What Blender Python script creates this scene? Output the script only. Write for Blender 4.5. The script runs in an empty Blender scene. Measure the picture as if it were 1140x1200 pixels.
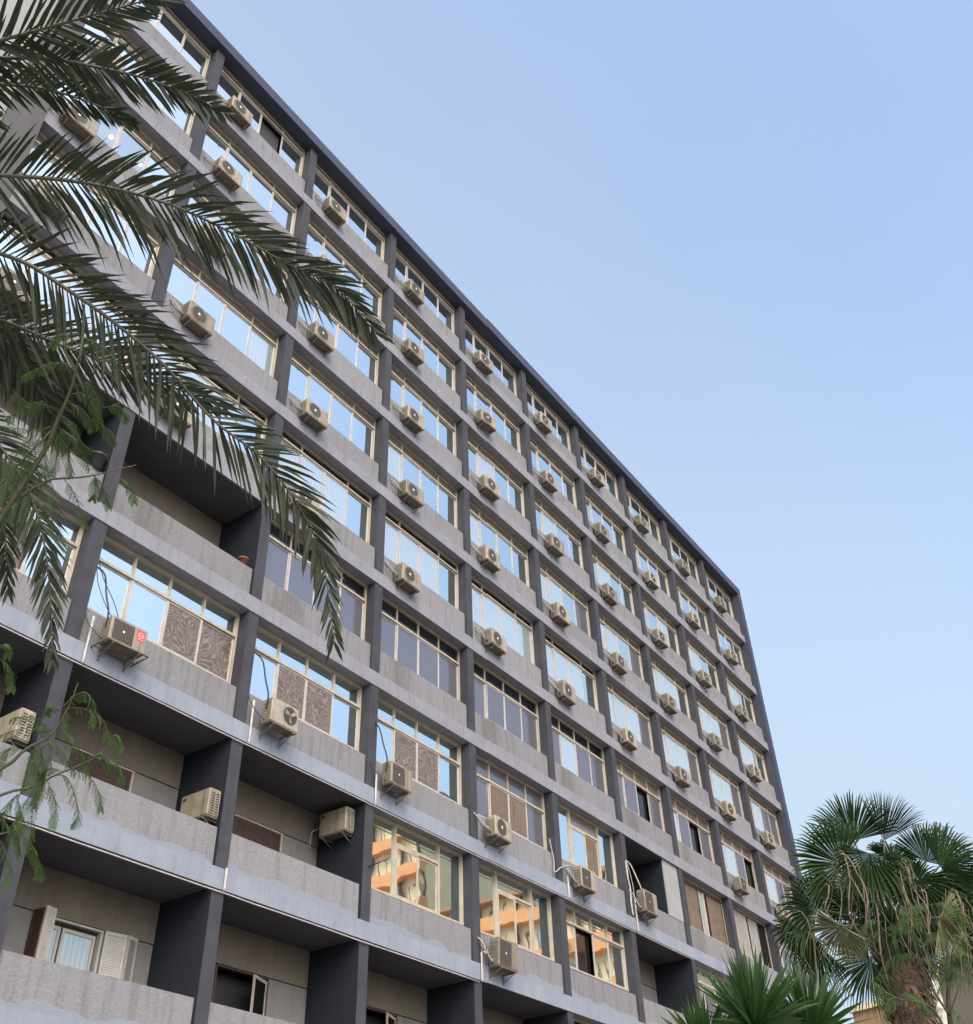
import bpy, math, random
from mathutils import Vector, Matrix, Quaternion
R = math.radians
random.seed(7)
scene = bpy.context.scene
col = scene.collection
PI = math.pi

# ------------------------------------------------------------------ camera
BAY = 4.1047          # width of one bay
FLOOR = 3.0           # storey height
ZR = 32.158           # underside of the roof canopy
CAM = Vector((-4.8986, -14.8699, 1.6))
YAW, PITCH, ROLL, FPX = 0.98160691, 0.67222719, -0.03761273, 1213.48
cy, sy, cp, sp = math.cos(YAW), math.sin(YAW), math.cos(PITCH), math.sin(PITCH)
FW = Vector((sy*cp, cy*cp, sp)); _r = Vector((cy, -sy, 0)); _u = _r.cross(FW)
RT = _r*math.cos(ROLL) + _u*math.sin(ROLL); UP = _u*math.cos(ROLL) - _r*math.sin(ROLL)
cd = bpy.data.cameras.new("camera"); cam = bpy.data.objects.new("camera", cd); col.objects.link(cam)
cam.matrix_world = Matrix(((RT.x, UP.x, -FW.x, CAM.x), (RT.y, UP.y, -FW.y, CAM.y), (RT.z, UP.z, -FW.z, CAM.z), (0, 0, 0, 1)))
cd.sensor_fit = 'VERTICAL'; cd.sensor_height = 36; cd.sensor_width = 36
cd.lens = 36*FPX/1200; cd.clip_start = 0.1; cd.clip_end = 5000
scene.camera = cam

# ------------- soft late light from behind the camera
SUN_EL, SUN_AZ = R(40), R(-142)       # azimuth measured from +Y towards +X, behind the camera
world = bpy.data.worlds.new("World"); scene.world = world; world.use_nodes = True
nt = world.node_tree; bg = nt.nodes['Background']
sky = nt.nodes.new('ShaderNodeTexSky'); sky.sky_type = 'NISHITA'; sky.sun_disc = False
sky.sun_elevation = SUN_EL; sky.sun_rotation = SUN_AZ
sky.altitude = 50; sky.air_density = 1.0; sky.dust_density = 4.0; sky.ozone_density = 1.0
# thin pale haze over the clear sky, thickest low down and towards the north-west (a world direction), with faint cirrus mottling
tcw = nt.nodes.new('ShaderNodeTexCoord'); dotn = nt.nodes.new('ShaderNodeVectorMath'); dotn.operation = 'DOT_PRODUCT'
dotn.inputs[1].default_value = (-0.10, 1.05, -1.55); nt.links.new(tcw.outputs['Generated'], dotn.inputs[0])
nz = nt.nodes.new('ShaderNodeTexNoise'); nz.inputs['Scale'].default_value = 2.2; nz.inputs['Detail'].default_value = 5; nt.links.new(tcw.outputs['Generated'], nz.inputs['Vector'])
nm = nt.nodes.new('ShaderNodeMath'); nm.operation = 'MULTIPLY'; nm.inputs[1].default_value = 0.45; nt.links.new(nz.outputs[0], nm.inputs[0])
ad = nt.nodes.new('ShaderNodeMath'); ad.operation = 'ADD'; nt.links.new(dotn.outputs['Value'], ad.inputs[0]); nt.links.new(nm.outputs[0], ad.inputs[1])
mr = nt.nodes.new('ShaderNodeMapRange'); mr.inputs['From Min'].default_value = -1.45; mr.inputs['From Max'].default_value = -0.15; mr.inputs['To Max'].default_value = 0.88
nt.links.new(ad.outputs[0], mr.inputs['Value'])
hz = nt.nodes.new('ShaderNodeMix'); hz.data_type = 'RGBA'; nt.links.new(mr.outputs[0], hz.inputs['Factor']); nt.links.new(sky.outputs[0], hz.inputs['A'])
hz.inputs['B'].default_value = (1.43, 1.75, 2.08, 1)
nt.links.new(hz.outputs['Result'], bg.inputs[0]); bg.inputs[1].default_value = 0.15
sl = bpy.data.lights.new("sun", 'SUN'); sl.energy = 0.5; sl.angle = R(60); sl.color = (1, 0.99, 0.985)
so = bpy.data.objects.new("sun", sl); col.objects.link(so); so.location = (0, 0, 80)
sd = Vector((math.sin(SUN_AZ)*math.cos(SUN_EL), math.cos(SUN_AZ)*math.cos(SUN_EL), math.sin(SUN_EL)))
so.rotation_euler = sd.to_track_quat('Z', 'Y').to_euler()
scene.view_settings.view_transform = 'Standard'; scene.view_settings.look = 'None'
scene.view_settings.exposure = 1.5; scene.view_settings.gamma = 1
scene.render.engine = 'CYCLES'
scene.cycles.max_bounces = 8; scene.cycles.diffuse_bounces = 4; scene.cycles.transparent_max_bounces = 8

# ------------------------------------------------------------------ materials
def mat(name, c, rough=0.85, c2=None, scale=3.0, bump=0.0, bscale=60.0, metal=0.0, spec=0.5, streak=0.0, vary=0.0):
    m = bpy.data.materials.new(name); m.use_nodes = True; t = m.node_tree; b = t.nodes['Principled BSDF']
    b.inputs['Base Color'].default_value = (*c, 1); b.inputs['Roughness'].default_value = rough
    b.inputs['Metallic'].default_value = metal
    b.inputs['Specular IOR Level'].default_value = spec
    geo = t.nodes.new('ShaderNodeNewGeometry')
    out = None
    if c2:
        n = t.nodes.new('ShaderNodeTexNoise'); n.inputs['Scale'].default_value = scale; n.inputs['Detail'].default_value = 7
        n.inputs['Roughness'].default_value = 0.65
        t.links.new(geo.outputs['Position'], n.inputs['Vector'])
        r = t.nodes.new('ShaderNodeValToRGB'); r.color_ramp.elements[0].position = 0.35; r.color_ramp.elements[1].position = 0.68
        r.color_ramp.elements[0].color = (*c, 1); r.color_ramp.elements[1].color = (*c2, 1)
        t.links.new(n.outputs[0], r.inputs[0]); out = r.outputs[0]
    if streak > 0:
        mp = t.nodes.new('ShaderNodeMapping'); mp.inputs['Scale'].default_value = (9, 9, 0.7)
        t.links.new(geo.outputs['Position'], mp.inputs['Vector'])
        n = t.nodes.new('ShaderNodeTexNoise'); n.inputs['Scale'].default_value = 1.0; n.inputs['Detail'].default_value = 5
        t.links.new(mp.outputs[0], n.inputs['Vector'])
        r = t.nodes.new('ShaderNodeValToRGB'); r.color_ramp.elements[0].position = 0.48; r.color_ramp.elements[1].position = 0.75
        r.color_ramp.elements[0].color = (1, 1, 1, 1); k = 1-streak; r.color_ramp.elements[1].color = (k, k*0.97, k*0.93, 1)
        t.links.new(n.outputs[0], r.inputs[0])
        mx = t.nodes.new('ShaderNodeMix'); mx.data_type = 'RGBA'; mx.blend_type = 'MULTIPLY'; mx.inputs['Factor'].default_value = 1
        if out: t.links.new(out, mx.inputs['A'])
        else: mx.inputs['A'].default_value = (*c, 1)
        t.links.new(r.outputs[0], mx.inputs['B']); out = mx.outputs['Result']
    if vary > 0:
        oi = t.nodes.new('ShaderNodeObjectInfo'); mr = t.nodes.new('ShaderNodeMapRange'); mr.inputs['To Min'].default_value = 1-vary; mr.inputs['To Max'].default_value = 1+vary*0.5
        t.links.new(oi.outputs['Random'], mr.inputs['Value'])
        hv = t.nodes.new('ShaderNodeHueSaturation'); t.links.new(mr.outputs[0], hv.inputs['Value'])
        if out: t.links.new(out, hv.inputs['Color'])
        else: hv.inputs['Color'].default_value = (*c, 1)
        out = hv.outputs[0]
    if out: t.links.new(out, b.inputs['Base Color'])
    if bump > 0:
        n = t.nodes.new('ShaderNodeTexNoise'); n.inputs['Scale'].default_value = bscale; n.inputs['Detail'].default_value = 4
        t.links.new(geo.outputs['Position'], n.inputs['Vector'])
        bp = t.nodes.new('ShaderNodeBump'); bp.inputs['Strength'].default_value = bump; bp.inputs['Distance'].default_value = 0.02
        t.links.new(n.outputs[0], bp.inputs['Height']); t.links.new(bp.outputs[0], b.inputs['Normal'])
    return m

M = {}
M['stucco'] = mat('rough_stucco', (0.176, 0.179, 0.188), 0.95, (0.22, 0.223, 0.232), 22, 0.6, 34, streak=0.24, spec=0.2, vary=0.1)
M['fascia'] = mat('painted_fascia', (0.185, 0.190, 0.218), 0.85, (0.22, 0.225, 0.256), 1.6, 0.25, 20, streak=0.16, spec=0.25)
M['fascia_low'] = mat('repainted_fascia', (0.19, 0.215, 0.265), 0.8, (0.235, 0.265, 0.315), 1.2, 0.25, 20, streak=0.12, spec=0.25)
M['pier'] = mat('charcoal_pier', (0.040, 0.042, 0.051), 0.85, (0.056, 0.058, 0.068), 2.0, 0.25, 25, streak=0.2, spec=0.2)
M['pier_grey'] = mat('grey_end_pier', (0.085, 0.085, 0.09), 0.9, (0.10, 0.10, 0.105), 1.0, 0.2, 25, streak=0.1, spec=0.2)
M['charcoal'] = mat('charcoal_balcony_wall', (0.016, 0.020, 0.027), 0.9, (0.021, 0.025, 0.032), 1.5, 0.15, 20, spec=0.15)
M['soffit'] = mat('balcony_ceiling', (0.075, 0.075, 0.083), 0.9, (0.09, 0.09, 0.097), 0.8, 0.1, 20, spec=0.2)
M['roof'] = mat('roof_paint', (0.045, 0.052, 0.085), 0.85, (0.055, 0.062, 0.096), 1.0, 0.1, 20, spec=0.2)
M['cream_wall'] = mat('balcony_back_wall', (0.15, 0.132, 0.11), 0.9, (0.18, 0.16, 0.135), 1.4, 0.25, 30, streak=0.15, spec=0.2)
M['lower_wall'] = mat('balcony_lower_wall', (0.17, 0.165, 0.16), 0.9, (0.2, 0.195, 0.19), 1.6, 0.25, 30, streak=0.12, spec=0.2)
M['grey_wall'] = mat('balcony_lower_wall', (0.235, 0.24, 0.245), 0.9, (0.27, 0.275, 0.28), 1.6, 0.25, 30, streak=0.1)
M['frame'] = mat('cream_window_frame', (0.34, 0.295, 0.23), 0.55, (0.42, 0.37, 0.30), 5, streak=0.2)
M['sash'] = mat('aluminium_sash', (0.33, 0.315, 0.295), 0.45, (0.42, 0.40, 0.385), 6, streak=0.1)
M['brown'] = mat('brown_timber', (0.042, 0.02, 0.016), 0.6, (0.065, 0.031, 0.024), 8)
M['board'] = mat('brown_board', (0.11, 0.08, 0.055), 0.7, (0.16, 0.12, 0.085), 5, streak=0.35)
M['white'] = mat('white_paint', (0.36, 0.345, 0.31), 0.5, (0.44, 0.42, 0.39), 6)
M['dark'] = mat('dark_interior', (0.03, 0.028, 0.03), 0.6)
M['transom'] = mat('frosted_transom', (0.20, 0.18, 0.15), 0.35, (0.28, 0.26, 0.22), 7, streak=0.2)
M['pale'] = mat('pale_sheet', (0.22, 0.215, 0.20), 0.6, (0.28, 0.27, 0.255), 3, streak=0.3)
M['ac'] = mat('air_conditioner_casing', (0.235, 0.205, 0.155), 0.55, (0.33, 0.295, 0.235), 5, streak=0.4, spec=0.3, vary=0.3)
M['ac_dark'] = mat('air_conditioner_grille', (0.035, 0.032, 0.03), 0.6)
M['ac_side'] = mat('air_conditioner_coil', (0.10, 0.085, 0.07), 0.7, (0.16, 0.14, 0.12), 30)
M['ac_pan'] = mat('rusty_pan', (0.10, 0.085, 0.07), 0.7, (0.17, 0.14, 0.11), 9)
M['hub'] = mat('fan_hub', (0.6, 0.58, 0.52), 0.4)
M['red'] = mat('red_sticker', (0.5, 0.05, 0.05), 0.5)
M['cable'] = mat('black_cable', (0.02, 0.02, 0.022), 0.6)
M['wrap'] = mat('wrapped_hose', (0.22, 0.21, 0.2), 0.8, (0.4, 0.38, 0.36), 20)
M['pipe'] = mat('white_drain_pipe', (0.34, 0.31, 0.30), 0.5, (0.48, 0.45, 0.43), 8)
M['terracotta'] = mat('terracotta', (0.2, 0.07, 0.045), 0.85)
M['black_pot'] = mat('black_plastic', (0.03, 0.035, 0.04), 0.4)
M['palm_leaf'] = mat('date_palm_leaf', (0.022, 0.031, 0.02), 0.55, (0.048, 0.058, 0.035), 4, spec=0.3)
M['palm_rib'] = mat('date_palm_rib', (0.07, 0.075, 0.05), 0.5, (0.10, 0.095, 0.055), 5)
M['fan_leaf'] = mat('fan_palm_leaf', (0.022, 0.048, 0.018), 0.55, (0.042, 0.078, 0.026), 3, spec=0.18)
M['fan_pale'] = mat('pale_fan_leaf', (0.14, 0.16, 0.07), 0.6, (0.2, 0.2, 0.1), 5)
M['straw'] = mat('dead_straw', (0.10, 0.078, 0.052), 0.8, (0.18, 0.145, 0.10), 12)
M['bark'] = mat('shaggy_bark', (0.06, 0.035, 0.025), 0.9, (0.14, 0.09, 0.06), 14, 0.8, 40)
M['pale_bark'] = mat('pale_ringed_bark', (0.42, 0.39, 0.34), 0.8, (0.56, 0.53, 0.47), 9, 0.3, 30)
M['fern_leaf'] = mat('feathery_leaf', (0.038, 0.078, 0.024), 0.55, (0.085, 0.14, 0.04), 7, spec=0.3)
M['twig'] = mat('green_twig', (0.05, 0.055, 0.025), 0.7, (0.07, 0.06, 0.035), 8)
M['yucca'] = mat('yucca_leaf', (0.018, 0.05, 0.012), 0.45, (0.036, 0.085, 0.018), 3, spec=0.4)
M['beige'] = mat('beige_render', (0.27, 0.23, 0.17), 0.9, (0.31, 0.265, 0.20), 0.8, 0.2, 15)
M['salmon'] = mat('salmon_render', (0.34, 0.20, 0.11), 0.9, (0.40, 0.24, 0.14), 0.6)
M['orange'] = mat('orange_band', (0.75, 0.33, 0.13), 0.85, (0.8, 0.42, 0.2), 1.5)
M['creamy'] = mat('cream_blind', (0.82, 0.70, 0.42), 0.8, (0.88, 0.80, 0.56), 1)
M['asphalt'] = mat('asphalt', (0.045, 0.045, 0.047), 0.9, (0.06, 0.06, 0.06), 3, 0.3, 60)
M['paving'] = mat('paving', (0.24, 0.22, 0.2), 0.9, (0.3, 0.28, 0.25), 2, 0.3, 40)
M['earth'] = mat('dusty_ground', (0.16, 0.15, 0.14), 0.95, (0.2, 0.19, 0.175), 0.5)
M['line'] = mat('road_paint', (0.7, 0.7, 0.68), 0.7)

def translucent(m, f, tint):
    t = m.node_tree; b = t.nodes['Principled BSDF']; o = t.nodes['Material Output']
    tr = t.nodes.new('ShaderNodeBsdfTranslucent'); tr.inputs[0].default_value = (*tint, 1)
    mx = t.nodes.new('ShaderNodeMixShader'); mx.inputs[0].default_value = f
    t.links.new(b.outputs[0], mx.inputs[1]); t.links.new(tr.outputs[0], mx.inputs[2]); t.links.new(mx.outputs[0], o.inputs[0])
translucent(M['fern_leaf'], 0.22, (0.1, 0.2, 0.035)); translucent(M['fan_leaf'], 0.18, (0.05, 0.12, 0.03))
translucent(M['yucca'], 0.12, (0.05, 0.14, 0.02)); translucent(M['palm_leaf'], 0.08, (0.08, 0.11, 0.04))

# stucco parapets of the lower storeys: slab paint slopped over their foot
def paint_over(m, base, amount):
    n = m.copy() if False else base.copy(); n.name = m
    t = n.node_tree; b = t.nodes['Principled BSDF']; src = b.inputs['Base Color'].links[0].from_socket
    tc = t.nodes.new('ShaderNodeTexCoord'); sx = t.nodes.new('ShaderNodeSeparateXYZ'); t.links.new(tc.outputs['Object'], sx.inputs[0])
    ns = t.nodes.new('ShaderNodeTexNoise'); ns.inputs['Scale'].default_value = 1.1; ns.inputs['Detail'].default_value = 2.5; ns.inputs['Roughness'].default_value = 0.6
    geo = t.nodes.new('ShaderNodeNewGeometry'); t.links.new(geo.outputs['Position'], ns.inputs['Vector'])
    mu = t.nodes.new('ShaderNodeMath'); mu.operation = 'MULTIPLY'; mu.inputs[1].default_value = amount*2.2; t.links.new(ns.outputs[0], mu.inputs[0])
    sb = t.nodes.new('ShaderNodeMath'); sb.operation = 'SUBTRACT'; t.links.new(mu.outputs[0], sb.inputs[0]); sb.inputs[1].default_value = amount*0.55
    lt = t.nodes.new('ShaderNodeMath'); lt.operation = 'LESS_THAN'; t.links.new(sx.outputs['Z'], lt.inputs[0]); t.links.new(sb.outputs[0], lt.inputs[1])
    mx = t.nodes.new('ShaderNodeMix'); mx.data_type = 'RGBA'; t.links.new(lt.outputs[0], mx.inputs['Factor'])
    t.links.new(src, mx.inputs['A']); mx.inputs['B'].default_value = (0.205, 0.225, 0.265, 1)
    t.links.new(mx.outputs['Result'], b.inputs['Base Color'])
    return n
def ac_stain(base):
    t = base.node_tree; b = t.nodes['Principled BSDF']; src = b.inputs['Base Color'].links[0].from_socket
    tc = t.nodes.new('ShaderNodeTexCoord'); sx = t.nodes.new('ShaderNodeSeparateXYZ'); t.links.new(tc.outputs['Object'], sx.inputs[0])
    geo = t.nodes.new('ShaderNodeNewGeometry'); mp = t.nodes.new('ShaderNodeMapping'); mp.inputs['Scale'].default_value = (5, 5, 1.1); t.links.new(geo.outputs['Position'], mp.inputs['Vector'])
    n = t.nodes.new('ShaderNodeTexNoise'); n.inputs['Scale'].default_value = 1; n.inputs['Detail'].default_value = 6; n.inputs['Roughness'].default_value = 0.7; t.links.new(mp.outputs[0], n.inputs['Vector'])
    d = t.nodes.new('ShaderNodeMath'); d.operation = 'SUBTRACT'; t.links.new(sx.outputs['X'], d.inputs[0]); d.inputs[1].default_value = 0.85
    a = t.nodes.new('ShaderNodeMath'); a.operation = 'ABSOLUTE'; t.links.new(d.outputs[0], a.inputs[0])
    m1 = t.nodes.new('ShaderNodeMapRange'); t.links.new(a.outputs[0], m1.inputs['Value']); m1.inputs['From Min'].default_value = 0.15; m1.inputs['From Max'].default_value = 0.75; m1.inputs['To Min'].default_value = 0.55; m1.inputs['To Max'].default_value = 0.0
    ad = t.nodes.new('ShaderNodeMath'); ad.operation = 'ADD'; t.links.new(m1.outputs[0], ad.inputs[0]); t.links.new(n.outputs[0], ad.inputs[1])
    m2 = t.nodes.new('ShaderNodeMapRange'); t.links.new(ad.outputs[0], m2.inputs['Value']); m2.inputs['From Min'].default_value = 0.58; m2.inputs['From Max'].default_value = 1.15; m2.inputs['To Min'].default_value = 0; m2.inputs['To Max'].default_value = 0.6
    mx = t.nodes.new('ShaderNodeMix'); mx.data_type = 'RGBA'; mx.blend_type = 'MULTIPLY'; t.links.new(m2.outputs[0], mx.inputs['Factor']); t.links.new(src, mx.inputs['A']); mx.inputs['B'].default_value = (0.55, 0.49, 0.43, 1)
    t.links.new(mx.outputs['Result'], b.inputs['Base Color'])
M['stucco_plain'] = M['stucco'].copy()
ac_stain(M['stucco'])
M['stucco_low'] = paint_over('splashed_stucco', M['stucco_plain'], 0.26)
M['stucco_mid'] = paint_over('edge_painted_stucco', M['stucco'], 0.08)

def glass(name, tint, rough=0.015, back=None, f=0.0, wave=0.0016, stripes=None, clear=0.0):
    m = bpy.data.materials.new(name); m.use_nodes = True; t = m.node_tree; t.nodes.clear()
    o = t.nodes.new('ShaderNodeOutputMaterial'); g = t.nodes.new('ShaderNodeBsdfGlossy'); g.inputs['Roughness'].default_value = rough
    g.inputs['Color'].default_value = (*tint, 1); geo = t.nodes.new('ShaderNodeNewGeometry')
    n = t.nodes.new('ShaderNodeTexNoise'); n.inputs['Scale'].default_value = 1.6; n.inputs['Detail'].default_value = 1
    t.links.new(geo.outputs['Position'], n.inputs['Vector'])
    bp = t.nodes.new('ShaderNodeBump'); bp.inputs['Strength'].default_value = 1; bp.inputs['Distance'].default_value = wave
    t.links.new(n.outputs[0], bp.inputs['Height']); t.links.new(bp.outputs[0], g.inputs['Normal'])
    res = g.outputs[0]
    if back:
        d = t.nodes.new('ShaderNodeBsdfDiffuse'); d.inputs['Color'].default_value = (*back, 1)
        if stripes:
            w = t.nodes.new('ShaderNodeTexWave'); w.bands_direction = 'X'; w.inputs['Scale'].default_value = stripes[1]
            w.inputs['Distortion'].default_value = 2.5; w.inputs['Detail'].default_value = 2; w.inputs['Detail Scale'].default_value = 0.7
            mp = t.nodes.new('ShaderNodeMapping'); mp.inputs['Scale'].default_value = (1, 1, 0.12)
            t.links.new(geo.outputs['Position'], mp.inputs['Vector']); t.links.new(mp.outputs[0], w.inputs['Vector'])
            mx = t.nodes.new('ShaderNodeMix'); mx.data_type = 'RGBA'; t.links.new(w.outputs['Fac'], mx.inputs['Factor'])
            mx.inputs['A'].default_value = (*back, 1); mx.inputs['B'].default_value = (*stripes[0], 1)
            t.links.new(mx.outputs['Result'], d.inputs['Color'])
        mx = t.nodes.new('ShaderNodeMixShader'); mx.inputs[0].default_value = f
        t.links.new(res, mx.inputs[1]); t.links.new(d.outputs[0], mx.inputs[2]); res = mx.outputs[0]
    if clear > 0:
        tr = t.nodes.new('ShaderNodeBsdfTransparent'); mx = t.nodes.new('ShaderNodeMixShader'); mx.inputs[0].default_value = clear
        t.links.new(res, mx.inputs[1]); t.links.new(tr.outputs[0], mx.inputs[2]); res = mx.outputs[0]
    t.links.new(res, o.inputs[0]); return m
M['m'] = glass('mirror_glass', (0.80, 0.87, 0.84), back=(0.10, 0.12, 0.12), f=0.14)
M['v'] = glass('net_curtain_glass', (0.6, 0.66, 0.68), back=(0.30, 0.33, 0.30), f=0.72, stripes=((0.40, 0.43, 0.39), 3))
M['c'] = glass('curtained_glass', (0.70, 0.78, 0.78), back=(0.34, 0.40, 0.41), f=0.42, stripes=((0.42, 0.47, 0.48), 2.6))
M['g'] = glass('screened_glass', (0.34, 0.35, 0.39), 0.12, back=(0.12, 0.118, 0.135), f=0.62, stripes=((0.14, 0.138, 0.155), 9))
M['k'] = glass('dark_glass', (0.22, 0.22, 0.25), 0.05, back=(0.02, 0.02, 0.02), f=0.5)
M['q'] = glass('lamplit_glass', (0.80, 0.87, 0.84), back=(0.05, 0.05, 0.05), f=0.08, clear=0.3)
M['t'] = glass('beige_transom_glass', (0.30, 0.32, 0.34), 0.08, back=(0.20, 0.18, 0.15), f=0.65)  # even beige backing mixed into the pane
# rippled film: swirling pale lines on brown
def film():
    m = bpy.data.materials.new('swirled_film'); m.use_nodes = True; t = m.node_tree; b = t.nodes['Principled BSDF']
    geo = t.nodes.new('ShaderNodeNewGeometry')
    n = t.nodes.new('ShaderNodeTexNoise'); n.inputs['Scale'].default_value = 3.0; n.inputs['Detail'].default_value = 1.6; n.inputs['Distortion'].default_value = 0.9
    t.links.new(geo.outputs['Position'], n.inputs['Vector'])
    mu = t.nodes.new('ShaderNodeMath'); mu.operation = 'MULTIPLY'; mu.inputs[1].default_value = 62; t.links.new(n.outputs[0], mu.inputs[0])
    si = t.nodes.new('ShaderNodeMath'); si.operation = 'SINE'; t.links.new(mu.outputs[0], si.inputs[0])
    r = t.nodes.new('ShaderNodeValToRGB'); r.color_ramp.elements[0].position = 0.05; r.color_ramp.elements[1].position = 0.95
    r.color_ramp.elements[0].color = (0.10, 0.070, 0.048, 1); r.color_ramp.elements[1].color = (0.19, 0.17, 0.155, 1)
    t.links.new(si.outputs[0], r.inputs[0]); t.links.new(r.outputs[0], b.inputs['Base Color'])
    b.inputs['Roughness'].default_value = 0.3
    return m
M['p'] = film()
lamp = bpy.data.materials.new('lit_lamp'); lamp.use_nodes = True
lamp.node_tree.nodes['Principled BSDF'].inputs['Emission Color'].default_value = (1, 0.55, 0.03, 1)
lamp.node_tree.nodes['Principled BSDF'].inputs['Emission Strength'].default_value = 1.6
M['lamp'] = lamp

# ------------------------------------------------------------------ mesh helpers
class MB:
    def __init__(s): s.v = []; s.f = []; s.mi = []; s.m = []; s.sm = []
    def k(s, m):
        if m not in s.m: s.m.append(m)
        return s.m.index(m)
    def face(s, idx, m, smooth=False): s.f.append(tuple(idx)); s.mi.append(s.k(m)); s.sm.append(smooth)
    def box(s, x0, x1, y0, y1, z0, z1, m, under=None):
        n = len(s.v); s.v += [(x0, y0, z0), (x1, y0, z0), (x1, y1, z0), (x0, y1, z0), (x0, y0, z1), (x1, y0, z1), (x1, y1, z1), (x0, y1, z1)]
        for i, q in enumerate(((0, 3, 2, 1), (4, 5, 6, 7), (0, 1, 5, 4), (1, 2, 6, 5), (2, 3, 7, 6), (3, 0, 4, 7))):
            s.face([n+a for a in q], under if (i == 0 and under) else m)
    def bevel_box(s, x0, x1, y0, y1, z0, z1, b, m):
        # box with chamfered vertical and horizontal front edges
        n = len(s.v)
        for z, i in ((z0, b), (z0+b, 0), (z1-b, 0), (z1, b)):
            a0, a1, c0, c1 = x0+i, x1-i, y0+i, y1-i; e = b
            s.v += [(a0+e, c0, z), (a1-e, c0, z), (a1, c0+e, z), (a1, c1-e, z), (a1-e, c1, z), (a0+e, c1, z), (a0, c1-e, z), (a0, c0+e, z)]
        for l in range(3):
            for i in range(8):
                j = (i+1) % 8; s.face((n+l*8+i, n+l*8+j, n+l*8+8+j, n+l*8+8+i), m)
        s.face([n+7-i for i in range(8)], m); s.face([n+24+i for i in range(8)], m)
    def quad(s, a, b, c, d, m): n = len(s.v); s.v += [tuple(a), tuple(b), tuple(c), tuple(d)]; s.face((n, n+1, n+2, n+3), m)
    def tri(s, a, b, c, m): n = len(s.v); s.v += [tuple(a), tuple(b), tuple(c)]; s.face((n, n+1, n+2), m)
    def tube(s, pts, r, m, seg=6, cap=True):
        pts = [Vector(p) for p in pts]; n0 = len(s.v); N = len(pts)
        rr = r if isinstance(r, (list, tuple)) else [r]*N
        ref = None
        for i, p in enumerate(pts):
            t = (pts[min(i+1, N-1)]-pts[max(i-1, 0)])
            t = t.normalized() if t.length > 1e-9 else Vector((0, 0, 1))
            if ref is None: ref = t.orthogonal().normalized()
            ref = (ref - t*ref.dot(t)); ref = ref.normalized() if ref.length > 1e-6 else t.orthogonal().normalized()
            b = t.cross(ref)
            for j in range(seg):
                a = 2*PI*j/seg; q = p + (ref*math.cos(a)+b*math.sin(a))*rr[i]; s.v.append(tuple(q))
        for i in range(N-1):
            for j in range(seg):
                k = (j+1) % seg; s.face((n0+i*seg+j, n0+i*seg+k, n0+(i+1)*seg+k, n0+(i+1)*seg+j), m, True)
        if cap:
            s.face([n0+seg-1-j for j in range(seg)], m); s.face([n0+(N-1)*seg+j for j in range(seg)], m)
    def ring(s, c, ax, r0, r1, m, seg=20, thick=0.0):
        # flat annulus or disc facing ax
        ax = Vector(ax).normalized(); u = ax.orthogonal().normalized(); w = ax.cross(u); c = Vector(c); n = len(s.v)
        for j in range(seg):
            a = 2*PI*j/seg; d = u*math.cos(a)+w*math.sin(a); s.v += [tuple(c+d*r0), tuple(c+d*r1)]
        for j in range(seg):
            k = (j+1) % seg; s.face((n+2*j, n+2*j+1, n+2*k+1, n+2*k), m)
    def build(s, name, parent=None, loc=None, rot=None):
        me = bpy.data.meshes.new(name); me.from_pydata(s.v, [], s.f); me.update()
        for m in s.m: me.materials.append(M[m])
        for p, i, sm in zip(me.polygons, s.mi, s.sm): p.material_index = i; p.use_smooth = sm
        o = bpy.data.objects.new(name, me); col.objects.link(o)
        if parent: o.parent = parent
        if loc: o.location = loc
        if rot: o.rotation_euler = rot
        return o

def tag(o, label=None, cat=None, group=None, kind=None):
    if label: o['label'] = label
    if cat: o['category'] = cat
    if group: o['group'] = group
    if kind: o['kind'] = kind
    return o
def empty(name, loc, rz=0):
    o = bpy.data.objects.new(name, None); col.objects.link(o); o.location = loc; o.rotation_euler = (0, 0, rz); o.empty_display_size = 0.2; return o
def ray(U, V): return (FW + RT*((U-570)/FPX) - UP*((V-600)/FPX)).normalized()
def at(U, V, d): return CAM + ray(U, V)*d
def on_z(U, V, z): r = ray(U, V); return CAM + r*((z-CAM.z)/r.z)
def spline(pts, n):
    pts = [Vector(p) for p in pts]; P = [pts[0]*2-pts[1]] + pts + [pts[-1]*2-pts[-2]]; out = []
    segs = len(pts)-1
    for i in range(n):
        u = i/(n-1)*segs; k = min(int(u), segs-1); t = u-k; a, b, c, d = P[k:k+4]
        out.append(0.5*((2*b)+(c-a)*t+(2*a-5*b+4*c-d)*t*t+(3*b-a-3*c+d)*t*t*t))
    return out

# ------------------------------------------------------------------ ground
g = MB(); g.box(-1500, 1500, -1500, 1500, -1.0, 0.0, 'earth'); tag(g.build('ground'), kind='structure')
g = MB(); g.box(-60, 120, -15.6, -2.0, 0.004, 0.13, 'paving'); tag(g.build('pavement'), kind='structure')
g = MB(); g.box(-60, 120, -21.5, -15.6, 0.004, 0.012, 'asphalt')
for i in range(30): g.box(-58+i*6, -55+i*6, -18.6, -18.45, 0.013, 0.017, 'line')
tag(g.build('road'), kind='structure')

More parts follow.
